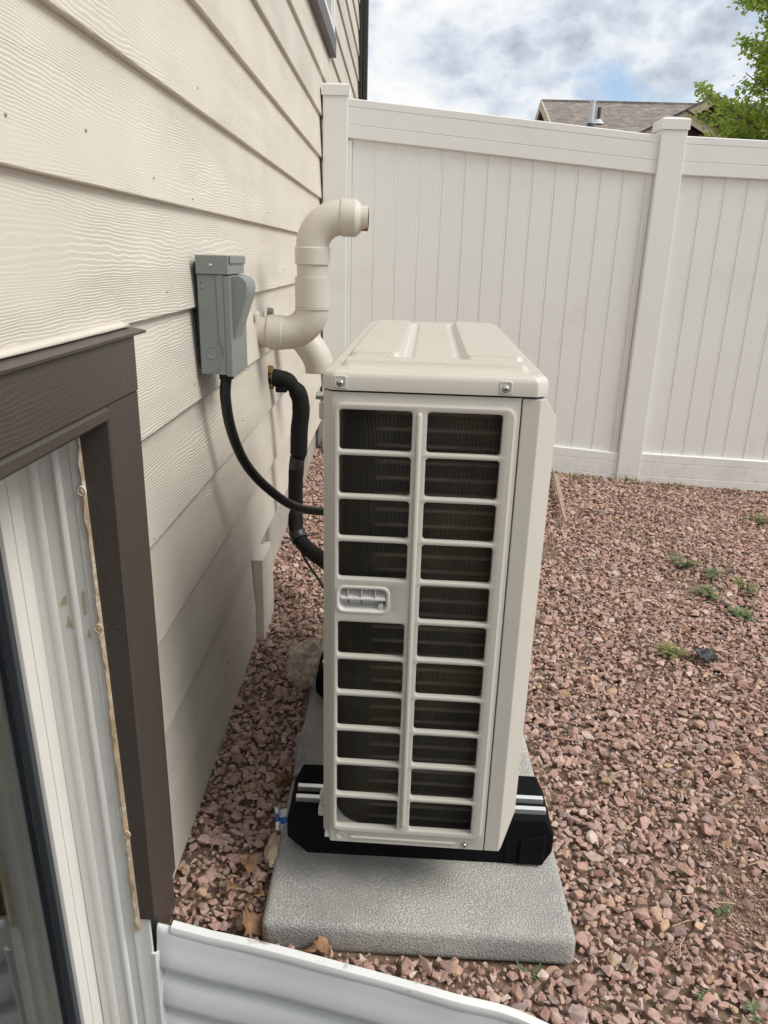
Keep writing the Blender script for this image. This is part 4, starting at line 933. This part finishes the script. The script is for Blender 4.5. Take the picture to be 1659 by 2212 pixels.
# a scattering of larger pieces on top
for _ in range(420):
    y = 0.82 + 2.9 * rng.random() ** 1.3; x = rng.uniform(-0.01, 0.8 + 0.72 * y)
    if inpoly(x, y, WELL) or (0.160 < x < 0.742 and 0.955 < y < 2.08) or (x < 0.02): continue
    if min(((x - a) ** 2 + (y - b) ** 2) / (r * r) for a, b, r in DIRT) < 0.8: continue
    stones.append((x, y, rng.uniform(0.011, 0.018)))
for a, b, rr2 in DIRT:                        # fines lying in the bare patches
    for _ in range(260):
        an, q = rng.uniform(0, 6.283), rr2 * 1.1 * math.sqrt(rng.random()); stones.append((a + q * math.cos(an), b + q * math.sin(an), rng.uniform(0.0016, 0.0042)))
cam = np.array([0.384, 0, 1.1])
Mi = np.array(MX).T
def proj(x, y, z):
    v = Mi @ (np.array([x, y, z]) - cam); return (829.5 + 1618 * v[0] / -v[2], 1106 - 1618 * v[1] / -v[2], -v[2])
info = []
for (x, y, s) in stones:
    u_, v_, d = proj(x, y, gz(x, y)); vis = 0 < u_ < 1659 and 0 < v_ < 2212 and not (690 < u_ < 1200 and 700 < v_ < 1850)
    info.append(s / d if vis and d > 0 else 0)
order = np.argsort(-np.array(info)); big = set(order[:300].tolist())
stone_me = []
for k, (tv, tf) in enumerate(templ):
    me = bpy.data.meshes.new('stone'); me.from_pydata(tv.tolist(), [], tf.tolist()); me.materials.append(M['stone']); stone_me.append(me)
VV, FF = [], []; off = 0
for i, (x, y, s) in enumerate(stones):
    k = int(rng.integers(len(templ))); yaw = rng.uniform(0, 2 * math.pi); tl = rng.normal() * 0.30; tr_ = rng.normal() * 0.30
    rot = (Matrix.Rotation(yaw, 3, 'Z') @ Matrix.Rotation(tl, 3, 'X') @ Matrix.Rotation(tr_, 3, 'Y'))
    z = gz(x, y) + s * rng.uniform(-0.15, 0.55) - (0.003 if s > 0.0043 else 0.008)
    if i in big:
        o = bpy.data.objects.new('stone', stone_me[k]); C.objects.link(o); o.parent = ground
        o.matrix_local = Matrix.Translation((x, y, z + 0.2 * s)) @ rot.to_4x4() @ Matrix.Diagonal((s, s, s, 1))
    else:
        tv, tf = templ[k] if (y < 1.42 and s > 0.0085) else simple[k]; VV.append((tv * s) @ np.array(rot).T + np.array([x, y, z])); FF.append(tf + off); off += len(tv)
VV = np.concatenate(VV); FF = np.concatenate(FF)
me = bpy.data.meshes.new('gravel'); me.vertices.add(len(VV)); me.vertices.foreach_set('co', VV.astype(np.float32).ravel())
me.loops.add(FF.size); me.loops.foreach_set('vertex_index', FF.astype(np.int32).ravel()); me.polygons.add(len(FF)); me.polygons.foreach_set('loop_start', np.arange(0, FF.size, 3, dtype=np.int32)); me.update(calc_edges=True); me.shade_flat()
_n = (len(stones), len(FF))
gr = objm('gravel', me, 'stone'); tag(gr, 'crushed pink and reddish-brown gravel covering the yard', 'gravel', kind='stuff')

# ------------------------------------------------------------------ litter, leaves and weeds
OUT = [(0, -0.5), (0.03, -0.5), (0.05, -0.28), (0.30, -0.42), (0.26, -0.22), (0.52, -0.10), (0.36, 0.0), (0.46, 0.22), (0.22, 0.16), (0.20, 0.32), (0.10, 0.26), (0, 0.55), (-0.10, 0.26), (-0.20, 0.32), (-0.22, 0.16), (-0.46, 0.22), (-0.36, 0.0), (-0.52, -0.10), (-0.26, -0.22), (-0.30, -0.42), (-0.05, -0.28), (-0.03, -0.5)]
def dry_leaf(x, y, z, s, yaw, pitch, roll, curl, label, seed=0):
    bm = bmesh.new(); c = bm.verts.new((0, 0, 0)); ring = [bm.verts.new((a, b, 0)) for a, b in OUT]; mid = [bm.verts.new((a * 0.55, b * 0.55, 0)) for a, b in OUT]
    n = len(OUT)
    for i in range(n):
        j = (i + 1) % n; bm.faces.new((c, mid[i], mid[j])); bm.faces.new((mid[i], ring[i], ring[j], mid[j]))
    rt = Matrix.Rotation(yaw, 3, 'Z') @ Matrix.Rotation(pitch, 3, 'X') @ Matrix.Rotation(roll, 3, 'Y')
    for v in bm.verts:
        a, b = v.co.x, v.co.y; v.co.z = curl * (a * a * 2.0 + abs(a) * 0.45 - b * b * 1.0) + 0.22 * mnoise.noise((a * 3 + seed, b * 3, seed))
        v.co = rt @ (v.co * s)
    me = bpy.data.meshes.new('dry_leaf'); bm.to_mesh(me); bm.free()
    o = objm('dry_leaf', me, 'leafbrown', smooth=180); o.location = (x, y, z); sdm = o.modifiers.new('thick', 'SOLIDIFY'); sdm.thickness = 0.0006
    tag(o, label, 'leaf', 'dry leaves fallen on the gravel')
dry_leaf(0.130, 1.118, 0.006, 0.046, 0.9, 0.25, 0.2, 0.5, 'curled orange-brown leaf on the gravel beside the pad, with upturned edges', 1)
dry_leaf(0.108, 1.070, 0.003, 0.034, 2.9, 0.3, -0.3, 0.3, 'narrow tan dry leaf on the gravel nearest the brown trim', 2)
dry_leaf(0.156, 1.000, -0.004, 0.062, 0.3, 0.5, 0.6, 0.5, 'large brown dry leaf wedged between the pad corner and the well rim', 3)
dry_leaf(0.280, 0.962, -0.022, 0.050, 1.5, 0.4, 0.1, 0.9, 'dark curled leaf lying against the front face of the pad', 4)
dry_leaf(0.166, 1.352, 0.012, 0.060, 2.2, 0.5, 0.5, 0.4, 'large reddish-brown leaf left of the near rubber foot', 5)
dry_leaf(0.160, 1.055, 0.000, 0.036, 4.2, 0.6, 0.2, 0.5, 'small brown leaf tucked under the left edge of the pad', 6)
def crumple(name, loc, size, m, label, cat, seed, amp=0.35, sub=4, flat=1.0):
    bm = bmesh.new(); bmesh.ops.create_icosphere(bm, subdivisions=sub, radius=1.0)
    for v in bm.verts:
        d = v.co.copy(); f = 1 + amp * mnoise.noise(d * 1.6 + Vector((seed, 0, 0))) + amp * 0.7 * abs(mnoise.noise(d * 3.4 + Vector((0, seed, 0)))) + 0.18 * amp * mnoise.noise(d * 8)
        v.co = Vector((d.x * size[0], d.y * size[1], d.z * size[2])) * f
    me = bpy.data.meshes.new(name); bm.to_mesh(me); bm.free(); o = objm(name, me, m, smooth=25); o.location = loc
    return tag(o, label, cat)
crumple('plastic_bag', (0.160, 1.76, 0.062), (0.050, 0.060, 0.060), 'bag', 'crumpled clear plastic bag on the gravel between wall and heat pump', 'bag', 3.0)
crumple('plastic_packet', (0.186, 1.46, 0.022), (0.012, 0.060, 0.022), 'clear', 'flattened clear plastic packet leaning on the left edge of the pad', 'packet', 8.0)
crumple('paper_scrap', (0.172, 1.155, 0.012), (0.013, 0.036, 0.016), 'beige', 'crumpled beige paper scrap beside the near rubber foot', 'paper', 5.0)
bm = bmesh.new(); 
for i in range(9):
    for j in range(7): bm.verts.new(((i / 8 - 0.5) * 0.036, (j / 6 - 0.5) * 0.048, 0.010 * mnoise.noise((i * 0.5, j * 0.6, 1)) + 0.006 * math.sin(i * 1.3)))
bm.verts.ensure_lookup_table()
for i in range(8):
    for j in range(6): bm.faces.new((bm.verts[i * 7 + j], bm.verts[(i + 1) * 7 + j], bm.verts[(i + 1) * 7 + j + 1], bm.verts[i * 7 + j + 1]))
me = bpy.data.meshes.new('wrapper'); bm.to_mesh(me); bm.free()
me.materials.append(M['blue']); me.materials.append(mat('blue_ink', (0.02, 0.12, 0.45), 0.35, 0.1))
for p in me.polygons: p.material_index = 1 if (-0.010 < p.center.y < 0.010 and p.center.x < 0.009) else 0
o = objm('wrapper', me, None, smooth=60); o.location = (0.180, 1.222, 0.022); o.rotation_euler = (0.5, 0.55, 0.5); sdm = o.modifiers.new('thick', 'SOLIDIFY'); sdm.thickness = 0.0008
tag(o, 'small blue and white plastic wrapper beside the near rubber foot', 'wrapper')
mb = MB(); mb.loft([[(1.185 + (1.105 - 1.185) * t + a, 3.62 + (2.98 - 3.62) * t, gz(1.15, 3.62 - 0.64 * t) + 0.030 + b) for a, b in ((-w, 0), (w, 0), (w, 0.014), (-w, 0.014))] for t, w in ((0, 0.009), (0.5, 0.010), (0.8, 0.007), (1, 0.002))])
tag(obj('wood_strip', mb, 'wood', origin=(1.14, 3.3, 0.05)), 'weathered wood strip lying on the gravel beside the heat pump', 'wood strip')
bm = bmesh.new(); bmesh.ops.create_grid(bm, x_segments=6, y_segments=6, size=0.5)
for v in bm.verts: v.co = Vector((v.co.x * 0.075 * (1 + 0.5 * mnoise.noise((v.co.y * 5, 1, 1))), v.co.y * 0.055 * (1 + 0.5 * mnoise.noise((v.co.x * 5, 2, 1))), 0.020 * mnoise.noise((v.co.x * 4, v.co.y * 4, 3))))
me = bpy.data.meshes.new('plastic_scrap'); bm.to_mesh(me); bm.free(); o = objm('plastic_scrap', me, 'scrap', smooth=30); o.location = (1.345, 2.03, gz(1.34, 2.03) + 0.02); o.rotation_euler = (0.3, 0.2, 0.5); sdm = o.modifiers.new('thick', 'SOLIDIFY'); sdm.thickness = 0.001
tag(o, 'torn black plastic scrap on the gravel, right side', 'scrap')
def straw(x0, y0, x1, y1, h=0.015, r=0.0011):
    m_ = ((x0 + x1) / 2 + random.uniform(-.01, .01), (y0 + y1) / 2, gz((x0 + x1) / 2, (y0 + y1) / 2) + h + 0.003)
    return spline([(x0, y0, gz(x0, y0) + h), m_, (x1, y1, gz(x1, y1) + h * 0.8)], 5), r
mb = MB()
for i in range(90):
    y = 0.95 + 2.6 * random.random() ** 1.2; x = random.uniform(0.76, 0.75 + 0.62 * y); a = random.uniform(0, 6.28); l = random.uniform(0.015, 0.055)
    pts_, r_ = straw(x, y, x + l * math.cos(a), y + l * math.sin(a), 0.016, random.uniform(0.0006, 0.0013)); mb.tube(pts_, r_, 5)
for i in range(14):
    y = random.uniform(1.0, 1.9); x = random.uniform(0.03, 0.16); a = random.uniform(0, 6.28); l = random.uniform(0.02, 0.05); pts_, r_ = straw(x, y, x + l * math.cos(a), y + l * math.sin(a), 0.016, 0.0008); mb.tube(pts_, r_, 5)
tag(obj('straw', mb, 'straw'), 'dry straw and twigs scattered over the gravel', 'straw', kind='stuff')
def weed(x, y, n, h, spread, label, m='weed', lw=0.010, seed=0):
    rn = random.Random(seed + 5); root = (x, y, gz(x, y) - 0.004); t = thing('weed', label, 'weed', root, group='weeds in the gravel')
    st = MB(); lf = MB()
    for i in range(n):
        a = rn.uniform(0, 6.28); l = rn.uniform(0.5, 1.0); dx, dy = math.cos(a) * spread * l, math.sin(a) * spread * l
        pts = spline([root, (x + dx * 0.35, y + dy * 0.35, root[2] + h * l * 0.7), (x + dx, y + dy, root[2] + h * l * rn.uniform(0.6, 1.1))], 5); st.tube(pts, 0.0011, 5)
        for p in pts[2::2]:
            for sgn in (-1, 1):
                b = a + sgn * rn.uniform(0.5, 1.3); ll = lw * rn.uniform(1.2, 2.4); d = Vector((math.cos(b), math.sin(b), rn.uniform(-0.2, 0.5))); sd_ = Vector((-d.y, d.x, rn.uniform(-0.3, 0.3))).normalized() * lw * 0.42
                q = [p, p + d * ll * 0.35 + sd_, p + d * ll * 0.55 + sd_ * 0.6, p + d * ll * 0.75 + sd_ * 0.9, p + d * ll, p + d * ll * 0.75 - sd_ * 0.9, p + d * ll * 0.55 - sd_ * 0.6, p + d * ll * 0.35 - sd_]
                o_ = len(lf.v); lf.v += [tuple(v) for v in q]; lf.f += [(o_, o_ + 1, o_ + 2, o_ + 6, o_ + 7), (o_ + 2, o_ + 3, o_ + 4, o_ + 5, o_ + 6)]
    obj('stem', st, m, t); obj('leaves', lf, m, t)
weed(1.513, 2.713, 14, 0.055, 0.060, 'largest leafy green weed in the gravel, farthest of the cluster', seed=1)
weed(1.590, 2.640, 12, 0.045, 0.055, 'green weed just right of the largest weed', seed=2)
weed(1.520, 2.470, 11, 0.035, 0.055, 'low green weed nearest in the cluster on the right', seed=3)
weed(1.576, 2.327, 9, 0.028, 0.036, 'dark green weed alone right of the cluster', seed=4, lw=0.013)
weed(1.246, 2.050, 9, 0.022, 0.050, 'small yellowish weed left of the black plastic scrap', 'moss', seed=5)
weed(0.640, 0.958, 4, 0.014, 0.022, 'small weed growing at the front right corner of the pad', seed=6, lw=0.0045)
weed(0.934, 0.931, 4, 0.014, 0.018, 'pale green seedling in the gravel at the bottom right', seed=7, lw=0.0055)
weed(1.006, 0.915, 3, 0.012, 0.014, 'green seedling at the very bottom right corner', seed=8, lw=0.006)
weed(1.031, 1.116, 3, 0.010, 0.014, 'tiny weed beside the bare soil patch right of the pad', seed=9, lw=0.005)
weed(2.074, 3.302, 9, 0.040, 0.060, 'grey-green weed at the right edge near the fence', 'moss', seed=10)
weed(1.700, 2.56, 8, 0.03, 0.06, 'sprawling olive weed right of the cluster', 'moss', seed=11)
mb = MB(); rn = random.Random(3)
for (gx, gy, n, sp, h) in ((1.30, 3.745, 90, 0.20, 0.035), (1.79, 3.735, 60, 0.12, 0.035), (1.60, 3.75, 30, 0.06, 0.05), (1.42, 3.0, 60, 0.12, 0.025), (1.0, 3.73, 50, 0.15, 0.04), (2.1, 3.74, 30, 0.15, 0.03), (1.66, 2.78, 30, 0.1, 0.03)):
    for i in range(n):
        x = gx + rn.gauss(0, sp * 0.5); y = gy - abs(rn.gauss(0, 0.02)) - 0.002 if gy > 3.6 else gy + rn.gauss(0, sp * 0.4); z = gz(x, y); hh = h * rn.uniform(0.4, 1.2); a = rn.uniform(0, 6.28); b = hh * rn.uniform(0.1, 0.7)
        w = Vector((-math.sin(a), math.cos(a), 0)) * 0.0016; p0 = Vector((x, y, z - 0.003)); p1 = p0 + Vector((math.cos(a) * b * 0.4, math.sin(a) * b * 0.4, hh * 0.7)); p2 = p0 + Vector((math.cos(a) * b, math.sin(a) * b, hh))
        mb.add([p0 - w, p0 + w, p1 + w * 0.8, p1 - w * 0.8, p2], [(0, 1, 2, 3), (3, 2, 4)])
tag(obj('grass', mb, 'moss'), 'thin dry grass along the foot of the white fence', 'grass', kind='stuff')

# ------------------------------------------------------------------ neighbouring house
nb = thing('neighbour_house', 'distant house with brown shingle roof and dark red gables above the fence', 'house', (6, 18, 0))
RX0, RX1, RYr, RZr, SL = 3.26, 13.5, 18.0, 4.325, 0.462
def slab(name, p, thick, m, parent, smooth=None):
    a = [Vector(q) for q in p]; n = (a[1] - a[0]).cross(a[2] - a[0]).normalized()
    if n.z < 0: n = -n
    mb = MB().loft([[tuple(q - n * thick) for q in a], [tuple(q) for q in a]]); return obj(name, mb, m, parent)
# main roof: built flat in its own plane so the shingle rows run along it
def roof_plane(name, x0, x1, yr, zr, run, sgn, parent):
    L_ = run * math.sqrt(1 + SL * SL); mb = MB().box(0, x1 - x0, 0, L_, -0.08, 0)
    o = obj(name, mb, 'shingle', parent, local=True)
    ang = math.atan(SL)
    b = root_loc(parent)
    if sgn < 0: o.location = Vector((x0, yr - run, zr - run * SL)) - b; o.rotation_euler = (ang, 0, 0)
    else: o.location = Vector((x1, yr + run, zr - run * SL)) - b; o.rotation_euler = (ang, 0, math.pi)
    return o
rf = roof_plane('roof', RX0, RX1, RYr, RZr, 4.2, -1, nb); roof_plane('roof', RX0, RX1, RYr, RZr, 4.2, 1, nb)
mb = MB().box(RX0 + 0.3, RX1 - 0.3, RYr - 3.8, RYr + 3.8, -0.2, RZr - 3.8 * SL - 0.1); obj('wall', mb, 'nb_wall', nb)
mb = MB().prism([(RYr - 3.8, RZr - 3.8 * SL - 0.1), (RYr + 3.8, RZr - 3.8 * SL - 0.1), (RYr, RZr - 0.1)], RX0 + 0.3, RX0 + 0.45, 0); obj('gable_wall', mb, 'nb_wall', nb)
for s in (-1, 1):
    mb = MB().prism([(RYr, RZr + 0.01), (RYr + s * 4.2, RZr + 0.01 - 4.2 * SL), (RYr + s * 4.2, RZr - 0.17 - 4.2 * SL), (RYr, RZr - 0.17)], RX0 - 0.04, RX0 - 0.002, 0); obj('rake_board', mb, 'nb_trim', nb)
mb = MB().box(RX0 - 0.02, RX1, RYr - 0.06, RYr + 0.06, RZr - 0.03, RZr + 0.02); obj('ridge_cap', mb, 'shingle', nb)
def gable(name, xp, yf, zp, half, depth, sl, wall_back=0.25):
    g = MB().prism([(xp - half, zp - half * sl - 0.12), (xp + half, zp - half * sl - 0.12), (xp, zp - 0.12)], yf + wall_back, yf + wall_back + 0.1, 1); w = obj(name, g, 'nb_wall', nb)
    for s in (-1, 1):
        mb = MB().prism([(xp, zp), (xp + s * half * 1.08, zp - half * 1.08 * sl), (xp + s * half * 1.08, zp - half * 1.08 * sl - 0.15), (xp, zp - 0.15)], yf, yf + 0.04, 1); obj('rake_board', mb, 'nb_trim', w)
        mb = MB().prism([(xp, zp + 0.02), (xp + s * half * 1.1, zp + 0.02 - half * 1.1 * sl), (xp + s * half * 1.1, zp - half * 1.1 * sl - 0.04), (xp, zp - 0.04)], yf - 0.02 + 0.065, yf + depth, 1); obj('gable_roof', mb, 'shingle', w)
        mb = MB().prism([(xp, zp + 0.022), (xp + s * half * 1.1, zp + 0.022 - half * 1.1 * sl), (xp + s * half * 1.1, zp - half * 1.1 * sl + 0.003), (xp, zp + 0.003)], yf - 0.03, yf + 0.043, 1); obj('drip_edge', mb, 'lead', w)
    mb = MB().box(xp - half + 0.05, xp + half - 0.05, yf + wall_back + 0.01, yf + wall_back + 0.09, -0.1, zp - half * sl - 0.125); obj('gable_base', mb, 'nb_wall', w)
gable('large_gable', 6.032, 15.6, 4.05, 2.0, 4.0, 0.50)
gable('small_gable', 5.14, 14.4, 3.58, 1.15, 3.5, 0.50)
mb = MB().tube([(3.97, 16.35, 3.45), (3.97, 16.35, 4.03)], 0.055, 12).tube([(3.97, 16.35, 4.03), (3.97, 16.35, 4.06)], 0.06, 12); vp = obj('vent_stack', mb, 'vent_white', nb, smooth=40)
mb = MB().tube([(3.97, 16.35, 3.46), (3.97, 16.35, 3.66)], [0.11, 0.065], 12); obj('boot', mb, 'lead', vp, smooth=40)
mb = MB().tube([(4.19, 16.7, 3.68), (4.19, 16.7, 4.0)], 0.035, 10); vp2 = obj('vent_stack', mb, 'lead', nb, smooth=40)
mb = MB().tube([(4.19, 16.7, 3.70), (4.19, 16.7, 3.79)], [0.13, 0.05], 12); obj('boot', mb, 'vent_white', vp2, smooth=40)

# ------------------------------------------------------------------ tree beyond the fence
tx, ty = 4.92, 9.0
tree = thing('maple_tree', 'leafy green maple tree beyond the fence at the right edge', 'tree', (tx, ty, -0.1))
rn = random.Random(21)
tr = MB(); tips = []
tr.tube(spline([(tx, ty, -0.15), (tx + 0.03, ty, 0.8), (tx - 0.02, ty + 0.02, 1.7), (tx + 0.03, ty, 2.8), (tx + 0.05, ty, 4.2), (tx + 0.02, ty, 5.6)], 6), [0.085 - 0.075 * i / 30 for i in range(31)], 10)
for i in range(80):
    z = 1.3 + 3.7 * (i / 80); a = i * 2.4 + rn.uniform(-0.4, 0.4); l = (1.22 if z < 3.6 else 1.22 - 0.42 * (z - 3.6)) * rn.uniform(0.75, 1.08) * (0.72 + 0.28 * min(1, (z - 1.3)))
    d = Vector((math.cos(a), math.sin(a), rn.uniform(0.35, 0.75)))
    p0 = Vector((tx, ty, z)); p1 = p0 + d * l * 0.5 + Vector((0, 0, 0.02)); p2 = p0 + d * l + Vector((0, 0, 0.08)); sp = spline([p0, p1, p2], 6); tr.tube(sp, [0.022 - 0.018 * k / (len(sp) - 1) for k in range(len(sp))], 6)
    for j in range(16):
        q = sp[min(len(sp) - 1, 3 + int(rn.random() * (len(sp) - 3)))]; a2 = rn.uniform(0, 6.28); d2 = Vector((math.cos(a2), math.sin(a2), rn.uniform(-0.2, 0.9))).normalized(); e2 = q + d2 * rn.uniform(0.15, 0.42); tr.tube([q, q.lerp(e2, 0.5) + Vector((0, 0, 0.01)), e2], [0.005, 0.004, 0.002], 5); tips.append((q, e2))
obj('trunk', tr, 'bark', tree, smooth=60)
lf = MB()
L2 = [(0, -0.45), (0.46, -0.08), (0.20, 0.12), (0, 0.55), (-0.20, 0.12), (-0.46, -0.08)]
for (q, e2) in tips:
    for j in range(54):
        t = rn.uniform(0.2, 1.08); c = q.lerp(e2, t) + Vector((rn.gauss(0, 0.045), rn.gauss(0, 0.045), rn.gauss(0, 0.04))); s = rn.uniform(0.035, 0.072)
        rt = Matrix.Rotation(rn.uniform(0, 6.28), 3, 'Z') @ Matrix.Rotation(rn.gauss(0.5, 0.5), 3, 'X') @ Matrix.Rotation(rn.gauss(0, 0.4), 3, 'Y')
        o_ = len(lf.v); lf.v.append(tuple(c + rt @ Vector((0, 0, -0.006))))
        for a, b in L2: lf.v.append(tuple(c + rt @ Vector((a * s, b * s, 0.25 * s * abs(a) - 0.2 * s * b * b))))
        lf.f += [(o_, o_ + 1 + k, o_ + 1 + (k + 1) % 6) for k in range(6)]
me = bpy.data.meshes.new('crown'); me.from_pydata(lf.v, [], lf.f); objm('crown', me, 'leaf', tree)
